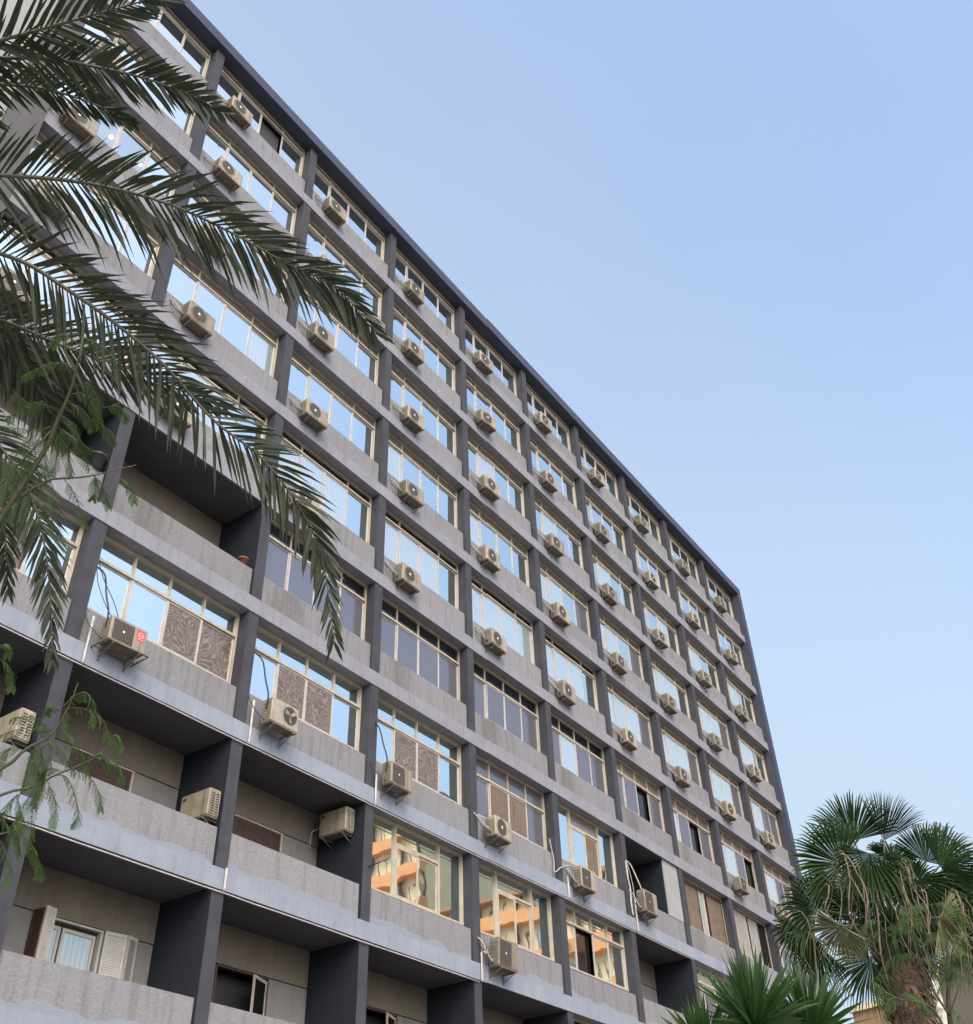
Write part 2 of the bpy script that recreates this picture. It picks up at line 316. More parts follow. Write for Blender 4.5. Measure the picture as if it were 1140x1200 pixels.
# ------------------------------------------------------------------ the apartment block
B = empty('apartment_block', (0, 0, 0))
tag(B, 'ten storey grey apartment block with charcoal piers, stucco parapets and a long grid of windows', 'building')
XE = 40.85
def zs(r): return ZR-FLOOR*r        # soffit height over storey r
g = MB(); g.box(-34.1, 41.2, -0.18, 14, ZR, ZR+0.46, 'roof'); g.build('roof_canopy', B)  # left length out of view follows the wall added as a sun block
g = MB(); g.box(XE, 41.2, -0.18, 13.9, 0, ZR, 'roof'); g.build('end_fin', B)
g = MB(); g.box(-0.60, 0.13, -0.03, 1.2, 0, ZR, 'pier_grey'); g.build('end_pier', B)
g = MB(); g.box(-34, -0.60, 0.15, 13.9, 0, ZR, 'grey_wall'); g.build('extended_tower_wall', B)  # tower wall; its unseen far left stretch is added to block low sun
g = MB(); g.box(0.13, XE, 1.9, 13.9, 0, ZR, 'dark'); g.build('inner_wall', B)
for k in range(1, 11):
    g = MB(); x1 = k*BAY; g.box(x1-0.30, x1 if k < 10 else XE-0.002, 0, 0.42, 0.0, ZR, 'pier'); g.build('pier', B)
for r in range(1, 11):
    g = MB(); z = zs(r); low = r >= 7
    g.box(0.128, XE+0.001, -0.022, 1.895, z, z+0.38, 'fascia_low' if low else 'fascia', 'fascia'); g.build('floor_slab', B)
    if low or r == 5 : pass
balc = {(5, 0), (5, 1), (6, 6), (7, 0), (7, 1), (7, 2), (7, 6), (8, 0), (8, 1), (8, 2), (8, 3), (8, 4)}
for s in range(0, 10):
    z = zs(s+1)
    for b in range(10):
        g = MB(); x0 = b*BAY if b else 0.13; x1 = (b+1)*BAY-0.3
        if b == 9: x1 = 10*BAY-0.3
        dz = random.uniform(-0.008, 0.008)
        g.box(-0.004, x1-x0+0.004, 0, 0.23 if (s, b) not in balc else 0.13, 0, 0.755+dz, 'stucco_low' if s >= 7 else ('stucco_mid' if s >= 5 else 'stucco'))
        g.build('parapet', B, (x0, 0.075, z+0.38))

# ---- windows
def pane(g, x0, x1, z0, z1, y, m, tilt=0.0):
    if m in 'mcqgk' and m != 'k':
        a = random.uniform(-1, 1)*0.0045*(x1-x0); b = random.uniform(-1, 1)*0.004*(z1-z0)
    else: a = b = 0
    g.quad((x0, y+a, z0+0.0), (x1, y-a, z0), (x1, y-a+b, z1), (x0, y+a+b, z1), m)
def window(s, b, kind='A', panes='mmmm', top='t', th=0.37, x0=0.02, x1=3.81, zb=-1.745, fr='frame', sash=None, thin=0.05):
    X = b*BAY; Z = zs(s); f = MB(); gl = MB(); y = 0.305; d = 0.06
    if b == 0: x0 = 0.15
    if b == 9: x1 = 3.81
    # outer frame
    f.box(x0, x1, y-d*0.5, y+d, zb, zb+0.045, fr); f.box(x0, x1, y-d*0.5, y+d, -0.055, -0.002, fr)
    f.box(x0, x0+0.05, y-d*0.4, y+d, zb+0.045, -0.055, fr); f.box(x1-0.05, x1, y-d*0.4, y+d, zb+0.045, -0.055, fr)
    L = x0+0.05; Rr = x1-0.05; w = (Rr-L)/4; H0 = zb+0.045; extra = {}
    if kind == 'A':
        f.box(L, Rr, y-0.035, y+d-0.01, -th-0.03, -th+0.03, fr)
        ms = 'sash' if sash is None else sash
        for i in range(1, 4):
            xm = L+i*w + (0.0 if s > 4 else random.uniform(-.02, .02))
            if s > 4 or i != 2: f.box(xm-thin/2, xm+thin/2, y-0.01, y+d-0.02, -th+0.03, -0.055, fr)
        for i in range(4):
            a = L+i*w; c = a+w; m = panes[i]; yy = y+(0.005 if i in (1, 2) else 0.032)
            tm = top if isinstance(top, str) and len(top) == 1 else top[i]
            pane(gl, a, c, -th+0.03, -0.055, y+0.03, tm)
            if m == 'o':       # open: one sash slid aside
                gl.box(a, c, y+0.16, y+0.18, H0, -th-0.03, 'dark'); continue
            if m in 'd':
                gl.box(a, c, y+0.13, y+0.15, H0, -th-0.03, 'k'); continue
            sw = 0.042
            f.box(a-0.012, a+sw, yy-0.014, yy+0.014, H0, -th-0.03, ms); f.box(c-sw, c+0.012, yy-0.0145, yy+0.0135, H0, -th-0.03, ms)
            f.box(a+sw, c-sw, yy-0.0135, yy+0.0125, H0, H0+sw, ms); f.box(a+sw, c-sw, yy-0.0135, yy+0.0125, -th-0.03-sw, -th-0.03, ms)
            if m in 'pbwx':
                extra.setdefault(m, MB()).box(a+sw-0.002, c-sw+0.002, yy-0.004, yy+0.004, H0+sw, -th-0.03-sw, {'p': 'p', 'b': 'board', 'w': 'pale', 'x': 'pale'}[m])
            elif m == 'h':      # half open
                pane(gl, a+sw, a+sw+w*0.35, H0+sw, -th-0.03-sw, yy, 'g'); gl.box(a+w*0.45, c-sw, yy+0.4, yy+0.41, H0, -th-0.03, 'dark')
            else: pane(gl, a+sw, c-sw, H0+sw, -th-0.03-sw, yy, m)
    elif kind == 'B':    # two tall side lights, a middle light over a sliding pair
        m1, m2 = 1.14, 2.82
        for xm in (m1, m2): f.box(xm-0.035, xm+0.035, y-0.02, y+d-0.01, H0, -0.055, fr)
        f.box(m1+0.035, m2-0.035, y-0.022, y+d-0.012, -0.53, -0.46, fr)
        pane(gl, L, m1-0.035, H0, -0.055, y+0.03, panes[0]); pane(gl, m2+0.035, Rr, H0, -0.055, y+0.03, panes[3])
        pane(gl, m1+0.035, m2-0.035, -0.46, -0.055, y+0.03, top)
        a, c, mid = m1+0.035, m2-0.035, (m1+m2)/2
        for (p, q, mm, yy) in ((a, mid+0.03, panes[1], y-0.005), (mid-0.03, c, panes[2], y+0.03)):
            sw = 0.05
            f.box(p, p+sw, yy-0.016, yy+0.016, H0, -0.53, fr); f.box(q-sw, q, yy-0.016, yy+0.016, H0, -0.53, fr)
            f.box(p+sw, q-sw, yy-0.015, yy+0.015, H0, H0+sw, fr); f.box(p+sw, q-sw, yy-0.015, yy+0.015, -0.53-sw, -0.53, fr)
            if mm in 'bp': extra.setdefault(mm, MB()).box(p+sw-.002, q-sw+.002, yy-0.004, yy+0.004, H0+sw, -0.53-sw, {'p': 'p', 'b': 'board'}[mm])
            else: pane(gl, p+sw, q-sw, H0+sw, -0.53-sw, yy, mm)
    elif kind == 'W':    # brown boarded openings between bright strips
        f.box(L, Rr, y-0.03, y+0.03, -0.20, -0.15, 'brown'); pane(gl, L, Rr, -0.15, -0.055, y+0.02, 't')
        for (a, c, mm) in ((L, 0.55, 'c'), (0.68, 1.72, 'b'), (1.80, 2.22, 'c'), (2.42, 3.72, 'b')):
            f.box(a-0.02, a+0.03, y-0.02, y+0.02, H0, -0.20, 'sash' if mm == 'c' else 'brown'); f.box(c-0.03, c+0.02, y-0.021, y+0.019, H0, -0.20, 'sash' if mm == 'c' else 'brown')
            if mm == 'b': extra.setdefault('b', MB()).box(a+0.03, c-0.03, y-0.005, y+0.012, H0, -0.20, 'board')
            else: pane(gl, a+0.03, c-0.03, H0, -0.20, y, 'c')
    elif kind == 'P':    # pale sheets
        for i, (a, c) in enumerate(((L, 0.95), (0.98, 1.95), (2.12, 3.0))):
            extra.setdefault('w', MB()).box(a, c, y-0.005+0.01*i, y+0.012+0.01*i, H0, -0.1, 'pale')
        gl.box(3.02, Rr, y+0.0, y+0.015, H0, -0.1, 'k')
    w_o = f.build('window', B, (X, 0, Z))
    gl_o = gl.build('glass', w_o)
    if extra:
        for m, mb in extra.items():
          for q in range(len(mb.v)//8):
            m1_ = MB(); m1_.v = mb.v[q*8:q*8+8]; m1_.m = mb.m; m1_.f = [tuple(i-q*8 for i in f_) for f_ in mb.f[q*6:q*6+6]]; m1_.mi = mb.mi[q*6:q*6+6]; m1_.sm = mb.sm[q*6:q*6+6]
            m1_.build({'p': 'patterned_panel', 'b': 'brown_panel', 'w': 'pale_panel', 'x': 'pale_panel'}[m], w_o)
    # dark room behind
    return w_o

spec = {}
for s in range(10):
    for b in range(10):
        if (s, b) in balc: continue
        if s <= 1: spec[s, b] = dict(panes='mmmm', th=0.30 if s == 0 else 0.33, top='t')
        elif s == 2: spec[s, b] = dict(panes='mmmm' if b < 4 else random.choice(['mcmm', 'cmmm', 'mmcm']), th=0.37)
        elif s == 3: spec[s, b] = dict(panes=random.choice(['mmmm', 'cmmm', 'mmmc']) if b < 5 else random.choice(['ccmg', 'cccm', 'cccg']), th=0.37)
        elif s == 4: spec[s, b] = dict(panes=['mccm', 'cccm', 'cccm', 'cccm', 'cccc', 'cccm', 'cccg', 'cccg', 'cccg', 'ccgg'][b], th=0.30, top='k' if b < 6 else 't')
        elif s == 5: spec[s, b] = dict(panes=['', '', 'gggg', 'gggg', 'gggg', 'gcgg', 'ggdg', 'cgdg', 'ccgd', 'ccgg'][b], th=0.50, top='k' if b < 6 else 't', sash='sash', thin=0.035)
        elif s == 6: spec[s, b] = dict(panes=['mppm', 'mmpp', 'mppm', 'mppm', 'gbbg', 'mmbm', '', 'bbbb', 'wwww', 'cggg'][b], th=0.58, top='m' if b < 4 else ('g' if b == 4 else 't'), thin=0.04)
        elif s == 7: spec[s, b] = dict(panes=['', '', '', 'mmmm', 'mmmm', 'mdmm', '', 'mggk', 'gggg', 'gggg'][b], th=0.50, top='m', thin=0.04)
        else: spec[s, b] = dict(panes='mmgm', th=0.5, top='k')
spec[0, 1]['panes'] = 'mmom'; spec[2, 0]['panes'] = 'mqqm'
spec[6, 5].update(kind='B', top='t'); spec[7, 3].update(kind='B', top='m'); spec[7, 4].update(kind='B', top='m')
spec[6, 7].update(kind='W'); spec[6, 8].update(kind='P')
for (s, b), kw in spec.items(): window(s, b, **kw)

# ---- balconies
def shutter(g, x0, x1, y0, y1, z0, z1, m, slat):
    """louvred leaf between two plan points (x0,y0)-(x1,y1)"""
    P = Vector((x0, y0, 0)); Q = Vector((x1, y1, 0)); t = (Q-P); L = t.length; t /= L; n = Vector((t.y, -t.x, 0))
    def bar(a, c, za, zc, d=0.018, mm=m):
        pts = [P+t*a-n*d, P+t*c-n*d, P+t*c+n*d, P+t*a+n*d]; k = len(g.v)
        for zz in (za, zc): g.v += [(p.x, p.y, zz) for p in pts]
        for q in ((0, 3, 2, 1), (4, 5, 6, 7), (0, 1, 5, 4), (1, 2, 6, 5), (2, 3, 7, 6), (3, 0, 4, 7)): g.face([k+i for i in q], mm)
    w = 0.05; bar(0, w, z0, z1); bar(L-w, L, z0, z1); bar(w, L-w, z1-0.06, z1, 0.017); bar(w, L-w, z0, z0+0.06, 0.017)
    z = z0+0.07
    while z < z1-0.08: bar(w, L-w, z, z+0.026, 0.010, slat); z += 0.042
    bar(w, L-w, z0+0.06, z1-0.06, 0.003, slat)
def balcony(s, b, style='brown'):
    X = b*BAY; Z = zs(s); yb = 1.385; x0 = 0.128 if b == 0 else -0.002; x1 = BAY-0.298
    g = MB(); g.box(x0, x1, yb, yb+0.2, -0.745, -0.001, 'cream_wall'); g.box(x0, x1, yb+0.03, yb+0.19, -0.765, -0.745, 'dark')
    wx0, wx1, wz = 1.24, 2.68, -0.79
    g.box(x0, wx0, yb+0.008, yb+0.2, -2.62, -0.765, 'lower_wall'); g.box(wx1, x1, yb+0.008, yb+0.2, -2.62, -0.765, 'lower_wall')
    g.box(wx0, wx1, yb+0.008, yb+0.2, -2.62, -2.2, 'lower_wall'); g.build('back_wall', B, (X, 0, Z))
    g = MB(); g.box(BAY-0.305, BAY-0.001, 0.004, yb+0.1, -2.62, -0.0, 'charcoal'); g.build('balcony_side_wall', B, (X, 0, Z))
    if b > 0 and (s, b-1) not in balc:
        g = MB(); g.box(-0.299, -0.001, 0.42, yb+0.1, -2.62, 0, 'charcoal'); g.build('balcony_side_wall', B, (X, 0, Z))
    g = MB(); g.box(x0, x1, 0.02, yb-0.001, -0.0085, -0.0005, 'soffit'); g.build('balcony_ceiling', B, (X, 0, Z))
    fr = MB(); fm = 'white' if style == 'white' else 'brown'
    fr.box(wx0, wx1, yb-0.015, yb+0.12, wz-0.01, wz+0.025, fm if style != 'brown' else 'frame'); fr.box(wx0, wx0+0.05, yb-0.01, yb+0.12, -2.2, wz-0.01, fm); fr.box(wx1-0.05, wx1, yb-0.01, yb+0.12, -2.2, wz-0.01, fm if style != 'brown' else 'frame')
    fo = fr.build('window', B, (X, 0, Z))
    if style == 'brown':
        for i in range(4):
            a = wx0+0.05+i*(wx1-wx0-0.1)/4; g = MB(); shutter(g, a+0.004, a+(wx1-wx0-0.1)/4-0.004, yb+0.02, yb+0.02, -2.18, wz-0.012, 'brown', 'brown'); g.build('shutter', fo)
    elif style == 'white':
        g = MB(); shutter(g, wx0-0.0, wx0+0.02, yb-0.03, yb-0.30, -2.18, -0.75, 'brown', 'brown'); g.build('shutter', fo)
        g = MB(); shutter(g, wx0+0.03, wx0+0.26, yb-0.31, yb-0.25, -2.18, -0.72, 'white', 'white'); g.build('shutter', fo)
        g = MB(); shutter(g, wx1+0.02, wx1+0.44, yb-0.03, yb-0.10, -2.18, -0.76, 'white', 'white'); g.build('shutter', fo)
        g = MB(); shutter(g, wx1+0.46, wx1+0.74, yb-0.11, yb-0.02, -2.18, -0.75, 'white', 'pale'); g.build('shutter', fo)
        g = MB(); g.box(wx0+0.05, wx1-0.05, yb+0.10, yb+0.11, -2.2, wz-0.01, 'dark')
        sl = 'white'
        for (p, q) in ((wx0+0.1, wx0+0.62), (wx0+0.66, wx1-0.1)):
            g.box(p, p+0.05, yb+0.05, yb+0.08, -2.2, wz-0.08, sl); g.box(q-0.05, q, yb+0.05, yb+0.08, -2.2, wz-0.08, sl); g.box(p+.05, q-.05, yb+0.051, yb+0.079, wz-0.14, wz-0.08, sl)
            g.quad((p+.05, yb+0.07, -2.2), (q-.05, yb+0.07, -2.2), (q-.05, yb+0.07, wz-0.14), (p+.05, yb+0.07, wz-0.14), 'v')
        g.build('sash', fo)
    else:
        g = MB(); g.box(wx0+0.05, wx1-0.05, yb+0.35, yb+0.36, -2.2, wz-0.01, 'dark'); g.build('opening', fo)
        g = MB(); a, c = 0.66, 1.30
        P = (wx1-0.06, yb-0.0); Q = (wx1-0.62, yb-0.22)
        shutter(g, Q[0], P[0], Q[1], P[1], -2.18, wz-0.05, 'frame', 'k'); g.build('casement', fo)
for (s, b) in sorted(balc):
    if (s, b) == (6, 6): continue
    balcony(s, b, 'white' if (s, b) == (8, 1) else ('open' if s == 8 else 'brown'))
# narrow loggia with a grey side panel on the sixth bay
X, Z = 6*BAY, zs(6)
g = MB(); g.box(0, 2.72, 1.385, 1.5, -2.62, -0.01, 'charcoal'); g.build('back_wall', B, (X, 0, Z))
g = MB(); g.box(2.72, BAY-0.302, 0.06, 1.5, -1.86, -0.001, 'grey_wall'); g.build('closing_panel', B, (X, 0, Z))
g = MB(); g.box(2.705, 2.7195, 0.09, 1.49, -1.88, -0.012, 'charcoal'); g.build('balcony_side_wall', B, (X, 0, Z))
g = MB(); g.box(-0.001, 2.7, 0.02, 1.38, -0.0085, -0.0005, 'soffit'); g.build('balcony_ceiling', B, (X, 0, Z))

# lamps glowing inside the third storey window
for i, (u, v) in enumerate(((131, 160), (165, 192))):
    r_ = ray(u, v); p = CAM + r_*((1.0-CAM.y)/r_.y)
    g = MB(); g.tube([(0, 0, 0.07), (0, 0, 0.03)], [0.03, 0.03], 'dark'); g.tube([(0, 0, 0.03), (0, 0, -0.03), (0, 0, -0.08)], [0.04, 0.07, 0.03], 'lamp', 10)
    tag(g.build('ceiling_lamp', None, p), ['small lit yellow lamp seen through the left pane of an upper window', 'small lit yellow lamp seen through the right pane of an upper window'][i], 'lamp', 'lamps lit behind the window')

# ------------------------------------------------------------------ air conditioners
def ac_casing(kind, w=0.80, d=0.29, h=0.54):
    """local: x 0..w, front at y=0 facing -y, back at y=d, bottom z=0"""
    g = MB(); g.bevel_box(0, w, 0, d, 0.02, h, 0.018, 'ac')
    g.box(0.02, w-0.02, 0.01, d-0.01, 0.0, 0.02, 'ac_pan')
    g.box(-0.003, 0.0005, 0.05, d-0.03, 0.07, h-0.08, 'ac_side')
    for i in range(7): zz = 0.09+i*(h-0.2)/6; g.box(-0.009, -0.003, 0.045, d-0.025, zz, zz+0.022, 'ac')
    return g
def ac_grille(kind, w, h):
    g = MB()
    if kind == 'round':
        c = (0.29, -0.012, h*0.52); rr = min(0.215, h*0.41)
        g.ring((c[0], -0.004, c[2]), (0, -1, 0), 0.001, rr, 'ac_dark', 24)
        for q in range(6): r1 = rr*(0.30+0.14*q); g.ring((c[0], -0.012, c[2]), (0, -1, 0), r1-0.004, r1+0.004, 'ac_side', 20)
        for q in range(12):
            a = 2*PI*q/12; g.box(c[0]-0.003, c[0]+0.003, -0.011, -0.008, c[2]+0.04, c[2]+rr, 'ac_side') if q == 0 else g.tube([(c[0]+0.04*math.cos(a), -0.010, c[2]+0.04*math.sin(a)), (c[0]+rr*math.cos(a), -0.010, c[2]+rr*math.sin(a))], 0.003, 'ac_side', 4)
        g.ring((c[0], -0.013, c[2]), (0, -1, 0), rr-0.004, rr+0.012, 'ac', 24)
        g.ring((c[0], -0.016, c[2]), (0, -1, 0), 0.001, 0.038, 'hub', 14)
    elif kind == 'side':
        g.box(0.06, 0.16, -0.004, -0.001, h-0.12, h-0.07, 'cable')
    elif kind == 'broken':
        c = (0.53, 0, h*0.56); rr = 0.20
        g.ring((c[0], -0.003, c[2]), (0, -1, 0), 0.001, rr, 'ac_dark', 24); g.ring((c[0], -0.006, c[2]), (0, -1, 0), rr-0.006, rr+0.01, 'ac', 24)
    else:
        g.box(0.05, 0.50, -0.006, -0.001, 0.06, h-0.06, 'ac_dark')
        for q in range(11): zz = 0.075+q*(h-0.15)/10; g.box(0.05, 0.50, -0.012, -0.006, zz, zz+0.008, 'ac_side')
        for q in range(9): xx = 0.06+q*0.43/8; g.box(xx, xx+0.006, -0.014, -0.012, 0.06, h-0.06, 'ac_side')
        g.ring((0.275, -0.016, h*0.5), (0, -1, 0), 0.001, 0.025, 'hub', 12)
    return g
def ac_bracket(w, d):
    g = MB()
    for x in (0.0,):
        g.box(x, x+0.03, 0.0, d+0.10, -0.035, -0.003, 'ac_pan'); g.tube([(x+0.015, 0.04, -0.03), (x+0.015, d+0.09, -0.2)], 0.011, 'ac_pan', 4)
        g.box(x-0.001, x+0.031, d+0.078, d+0.1, -0.24, -0.036, 'ac_pan')
    return g
ORD = ['first', 'second', 'third', 'fourth', 'fifth', 'sixth', 'seventh', 'eighth', 'ninth', 'tenth']
STO = ['top storey', 'second storey from the top', 'third storey from the top', 'fourth storey from the top', 'fifth storey from the top', 'sixth storey from the top', 'seventh storey from the top', 'eighth storey from the top']
ac_protos = {}
def parts_of(kind, h):
    key = (kind, h)
    if key not in ac_protos:
        a = ac_casing(kind, h=h); b_ = ac_grille(kind, 0.8, h); c = ac_bracket(0.8, 0.29)
        ac_protos[key] = [None]*3
        objs = []
        for n, mb in (('casing', a), ('fan_grille', b_), ('bracket', c)):
            me_o = mb.build(n); objs.append(me_o)
        ac_protos[key] = [o.data for o in objs]
        for o in objs: bpy.data.objects.remove(o)
    return ac_protos[key]
def ac_unit(s, b, dx=0.40, kind='round', dz=0.0, label=None, h=0.54, hose=True, rz=0, y=-0.325, long_hose=False, x_abs=None):
    X = b*BAY+dx; Z = zs(s)-2.60+dz
    e = empty('air_conditioner', (X, y, Z), rz)
    if rz == 0: e.rotation_euler = (random.uniform(-.03, .03), random.uniform(-.02, .02), random.uniform(-.05, .05))
    place = '%s, %s bay from the right end' % (STO[s], ORD[9-b])
    tag(e, label or ('beige air conditioner on the '+place), 'air conditioner', 'air conditioners hung below the windows')
    ca, fg, br = parts_of(kind, h)
    for n, me, ox in (('casing', ca, 0), ('fan_grille', fg, 0), ('bracket', br, 0.1), ('bracket', br, 0.67)):
        o = bpy.data.objects.new(n, me); col.objects.link(o); o.parent = e; o.location.x = ox
    rnd = random.Random(s*13+b)
    if hose:
        g = MB(); t = rnd.uniform(-0.04, 0.04)
        up = 0.5 if not long_hose else 1.25
        pts = spline([(0.0, 0.18, 0.16), (-0.10, 0.14+t, 0.12), (-0.20, 0.2, 0.28+t), (-0.27, 0.30, h*0.8+t), (-0.3+t, 0.6, 0.62+up*0.3)] if not long_hose else
                     [(-0.0, 0.16, 0.3), (-0.05, 0.1, 0.6), (-0.13, 0.16, 0.95), (-0.16, 0.3, 1.45), (-0.2, 0.62, 1.78)], 12)
        g.tube(pts, 0.018, 'wrap' if not long_hose else 'cable', 5)
        pts = spline([(0.0, 0.2, 0.1), (-0.08, 0.12, 0.05+t), (-0.17, 0.25, 0.2), (-0.24, 0.36, h*0.7), (-0.32, 0.60, 0.66+up*0.2)], 12)
        g.tube(pts, 0.010, 'cable', 5); g.build('hose', e)
    return e
for s in range(0, 5):
    for b in range(10):
        if s == 0 and b == 0: continue
        ac_unit(s, b, 0.42+random.uniform(-.05, .07), 'round', random.uniform(-0.03, 0.03), hose=True, h=0.55 if random.random() < .6 else 0.58)
ac_unit(5, 8, 0.20, 'square', -0.05, 'brownish window air conditioner jutting out beneath pale panes near the right end, sixth storey', h=0.5, hose=False, y=-0.40)
ac_unit(5, 9, 0.42, 'round', 0.0)
e = ac_unit(6, 1, 0.30, 'square', 0.02, 'beige air conditioner with a red square sticker on a rusty rack beside patterned panes', h=0.52, y=-0.42, long_hose=True)
g = MB(); g.box(0.56, 0.74, -0.004, 0.002, 0.24, 0.46, 'red'); g.ring((0.65, -0.006, 0.36), (0, -1, 0), 0.045, 0.062, 'white', 16)
g.box(0.615, 0.685, -0.007, -0.005, 0.352, 0.366, 'white'); g.box(0.58, 0.72, -0.007, -0.005, 0.262, 0.276, 'white'); g.build('sticker', e)
g = MB()
for x in (-0.06, 0.84): g.tube([(x, -0.08, -0.03), (x, 0.45, -0.05)], 0.016, 'ac_pan', 4)
g.tube([(-0.06, -0.06, -0.03), (0.84, -0.06, -0.03)], 0.016, 'ac_pan', 4); g.tube([(-0.06, 0.3, -0.04), (0.84, 0.3, -0.04)], 0.016, 'ac_pan', 4); g.build('rack', e)
e = ac_unit(6, 2, 0.24, 'broken', 0.02, 'battered air conditioner with its grille gone and the fan blades showing', h=0.56, y=-0.46, long_hose=True)
g = MB()
for q in range(3):
    a = q*2*PI/3+0.5; c = Vector((0.53, -0.007, 0.56*0.56)); u = Vector((math.cos(a), 0, math.sin(a))); v = Vector((-math.sin(a), 0, math.cos(a)))
    g.quad(c+u*0.03+v*0.02, c+u*0.16+v*0.07, c+u*0.17-v*0.02+Vector((0, -0.02, 0)), c+u*0.03-v*0.03+Vector((0, -0.01, 0)), 'ac')
g.ring((0.53, -0.02, 0.56*0.56), (0, -1, 0), 0.001, 0.04, 'ac_pan', 10); g.build('fan', e)
ac_unit(6, 3, 0.08, 'square', 0.06, 'air conditioner with a square grille below swirled panes, just left of the fourth pier', h=0.56, y=-0.42, long_hose=True)
ac_unit(6, 4, 0.16, 'round', 0.09, 'clean beige air conditioner with round fan beneath brown curtained panes', h=0.54, y=-0.42)
ac_unit(6, 5, 0.34, 'square', -0.10, 'tall pale air conditioner with tangled hoses right of the pier, below a narrow brown panel', h=0.60, y=-0.40)
ac_unit(6, 6, 0.12, 'square', 0.16, 'cream air conditioner in front of the dark narrow loggia with looped white hoses', h=0.68, y=-0.40)
ac_unit(7, 4, 0.12, 'square', -0.10, 'tall off white air conditioner beneath the panes reflecting orange walls', h=0.68, y=-0.40)
ac_unit(6, 9, 0.5, 'round', 0.0, 'air conditioner near the building corner, half hidden behind the fan palm')
# units on the side walls of the balconies, turned to face left
def ac_wall(s, b, y, z, label, back=0.06):
    e = ac_unit(s, b, BAY-0.30-0.29-back, 'side', 0, label, h=0.56, hose=False, rz=-PI/2)
    g = MB(); g.box(0.8005, 0.806, 0.03, 0.26, 0.07, 0.50, 'ac_dark')
    for i in range(9): zz = 0.075+i*0.05; g.box(0.806, 0.812, 0.03, 0.26, zz, zz+0.018, 'ac')
    for i in range(3): yy = 0.03+i*0.105; g.box(0.8125, 0.816, yy, yy+0.02, 0.06, 0.51, 'ac')
    g.build('side_grille', e)
    e.location = (b*BAY+BAY-0.30-0.29-back, y+0.80, zs(s)+z)
    return e
ac_wall(7, 0, 0.10, -1.72, 'air conditioner on the charcoal balcony wall, partly behind feathery leaves')
ac_wall(7, 1, 0.02, -1.74, 'white air conditioner perched over a balcony parapet beside maroon shutters')
e = ac_wall(7, 2, 0.25, -0.72, 'grimy air conditioner bracketed high under a balcony ceiling')
g = MB(); g.tube(spline([(0.0, 0.1, 0.3), (-0.1, 0.2, 0.35), (-0.25, 0.15, 0.3), (-0.32, 0.1, 0.22), (-0.34, 0.1, -0.1)], 12), 0.015, 'pipe', 5); g.build('hose', e)

# ------------------------------------------------------------------ drain pipes and loose cables
def pipe(name, pts, r, m, label, cat, n=None, grp='white drain pipes on the slab edges'):
    g = MB(); p0 = Vector(pts[0]); q = [Vector(p)-p0 for p in pts]
    g.tube(spline(q, n) if n else q, r, m, 6)
    return tag(g.build(name, None, p0), label, cat, grp)
def sag(x0, x1, y, z, n=24):
    rnd = random.Random(int(x1*10)); return [(x0+(x1-x0)*i/n, y, z+rnd.uniform(-.006, .006)) for i in range(n+1)]
pipe('drain_pipe', sag(0.2, 6*BAY+3.9, -0.035, zs(7)-0.055), 0.014, 'pipe', 'long thin pipe along the lower edge of the slab above the upper balconies', 'pipe')
pipe('drain_pipe', sag(0.2, 4*BAY-0.15, -0.035, zs(8)-0.055), 0.014, 'pipe', 'long thin pipe along the slab edge between the two rows of balconies', 'pipe')
pipe('drain_pipe', sag(0.2, 4*BAY-0.15, -0.035, zs(9)-0.055), 0.014, 'pipe', 'thin pipe along the lowest slab edge at the bottom left', 'pipe')
for (s, b, dx, top, lab) in ((7, 1, 0.14, 0.95, 'white vertical pipe dropping beside the air conditioner with the red sticker'),
                             (7, 2, 0.10, 0.95, 'white vertical pipe dropping beside the air conditioner without a grille'),
                             (7, 3, -0.03, 0.72, 'white vertical pipe dropping beside the square grilled air conditioner'),
                             (7, 5, 0.16, 0.62, 'white vertical pipe below the tangled hoses right of a pier'),
                             (7, 6, 0.10, 0.95, 'white vertical pipe below the loggia air conditioner'),
                             (8, 2, -0.06, 0.40, 'short white pipe crossing the slab edge above the second balcony pier'),
                             (8, 4, -0.06, 0.62, 'white elbowed pipe beneath the tall off white air conditioner')):
    x = b*BAY+dx; z = zs(s); pts = [(x, -0.045, z-0.03), (x, -0.055, z+0.02), (x, -0.055, z+top)]
    if (s, b) == (8, 4): pts += [(x+0.06, -0.06, z+top+0.03), (x+0.30, -0.06, z+top+0.03)]
    pipe('drain_pipe', pts, 0.024, 'pipe', lab, 'pipe')
x = 6*BAY; z = zs(7)
pipe('hanging_cable', [(x-0.18, -0.03, z+2.1), (x-0.2, -0.05, z+1.6), (x-0.12, -0.05, z+1.2), (x-0.17, -0.05, z+0.8), (x-0.12, -0.05, z+0.42)], 0.028, 'pipe', 'wavy white hose hanging down the pier left of the loggia', 'cable', 30, 'cables and hoses by the loggia')
pipe('hanging_cable', [(x-0.18, -0.04, z+2.1), (x+0.0, -0.1, z+2.0), (x+0.2, -0.2, z+1.5), (x+0.32, -0.25, z+1.2)], 0.022, 'pipe', 'white hose arching from the pier to the loggia air conditioner', 'cable', 20, 'cables and hoses by the loggia')
pipe('hanging_cable', [(x-0.1, -0.04, z+2.05), (x+0.04, -0.06, z+1.5), (x+0.1, -0.06, z+1.0), (x+0.12, -0.06, z+0.6)], 0.014, 'wrap', 'thin grey cable looping down the pier by the loggia', 'cable', 20, 'cables and hoses by the loggia')
x = 5*BAY; z = zs(7)
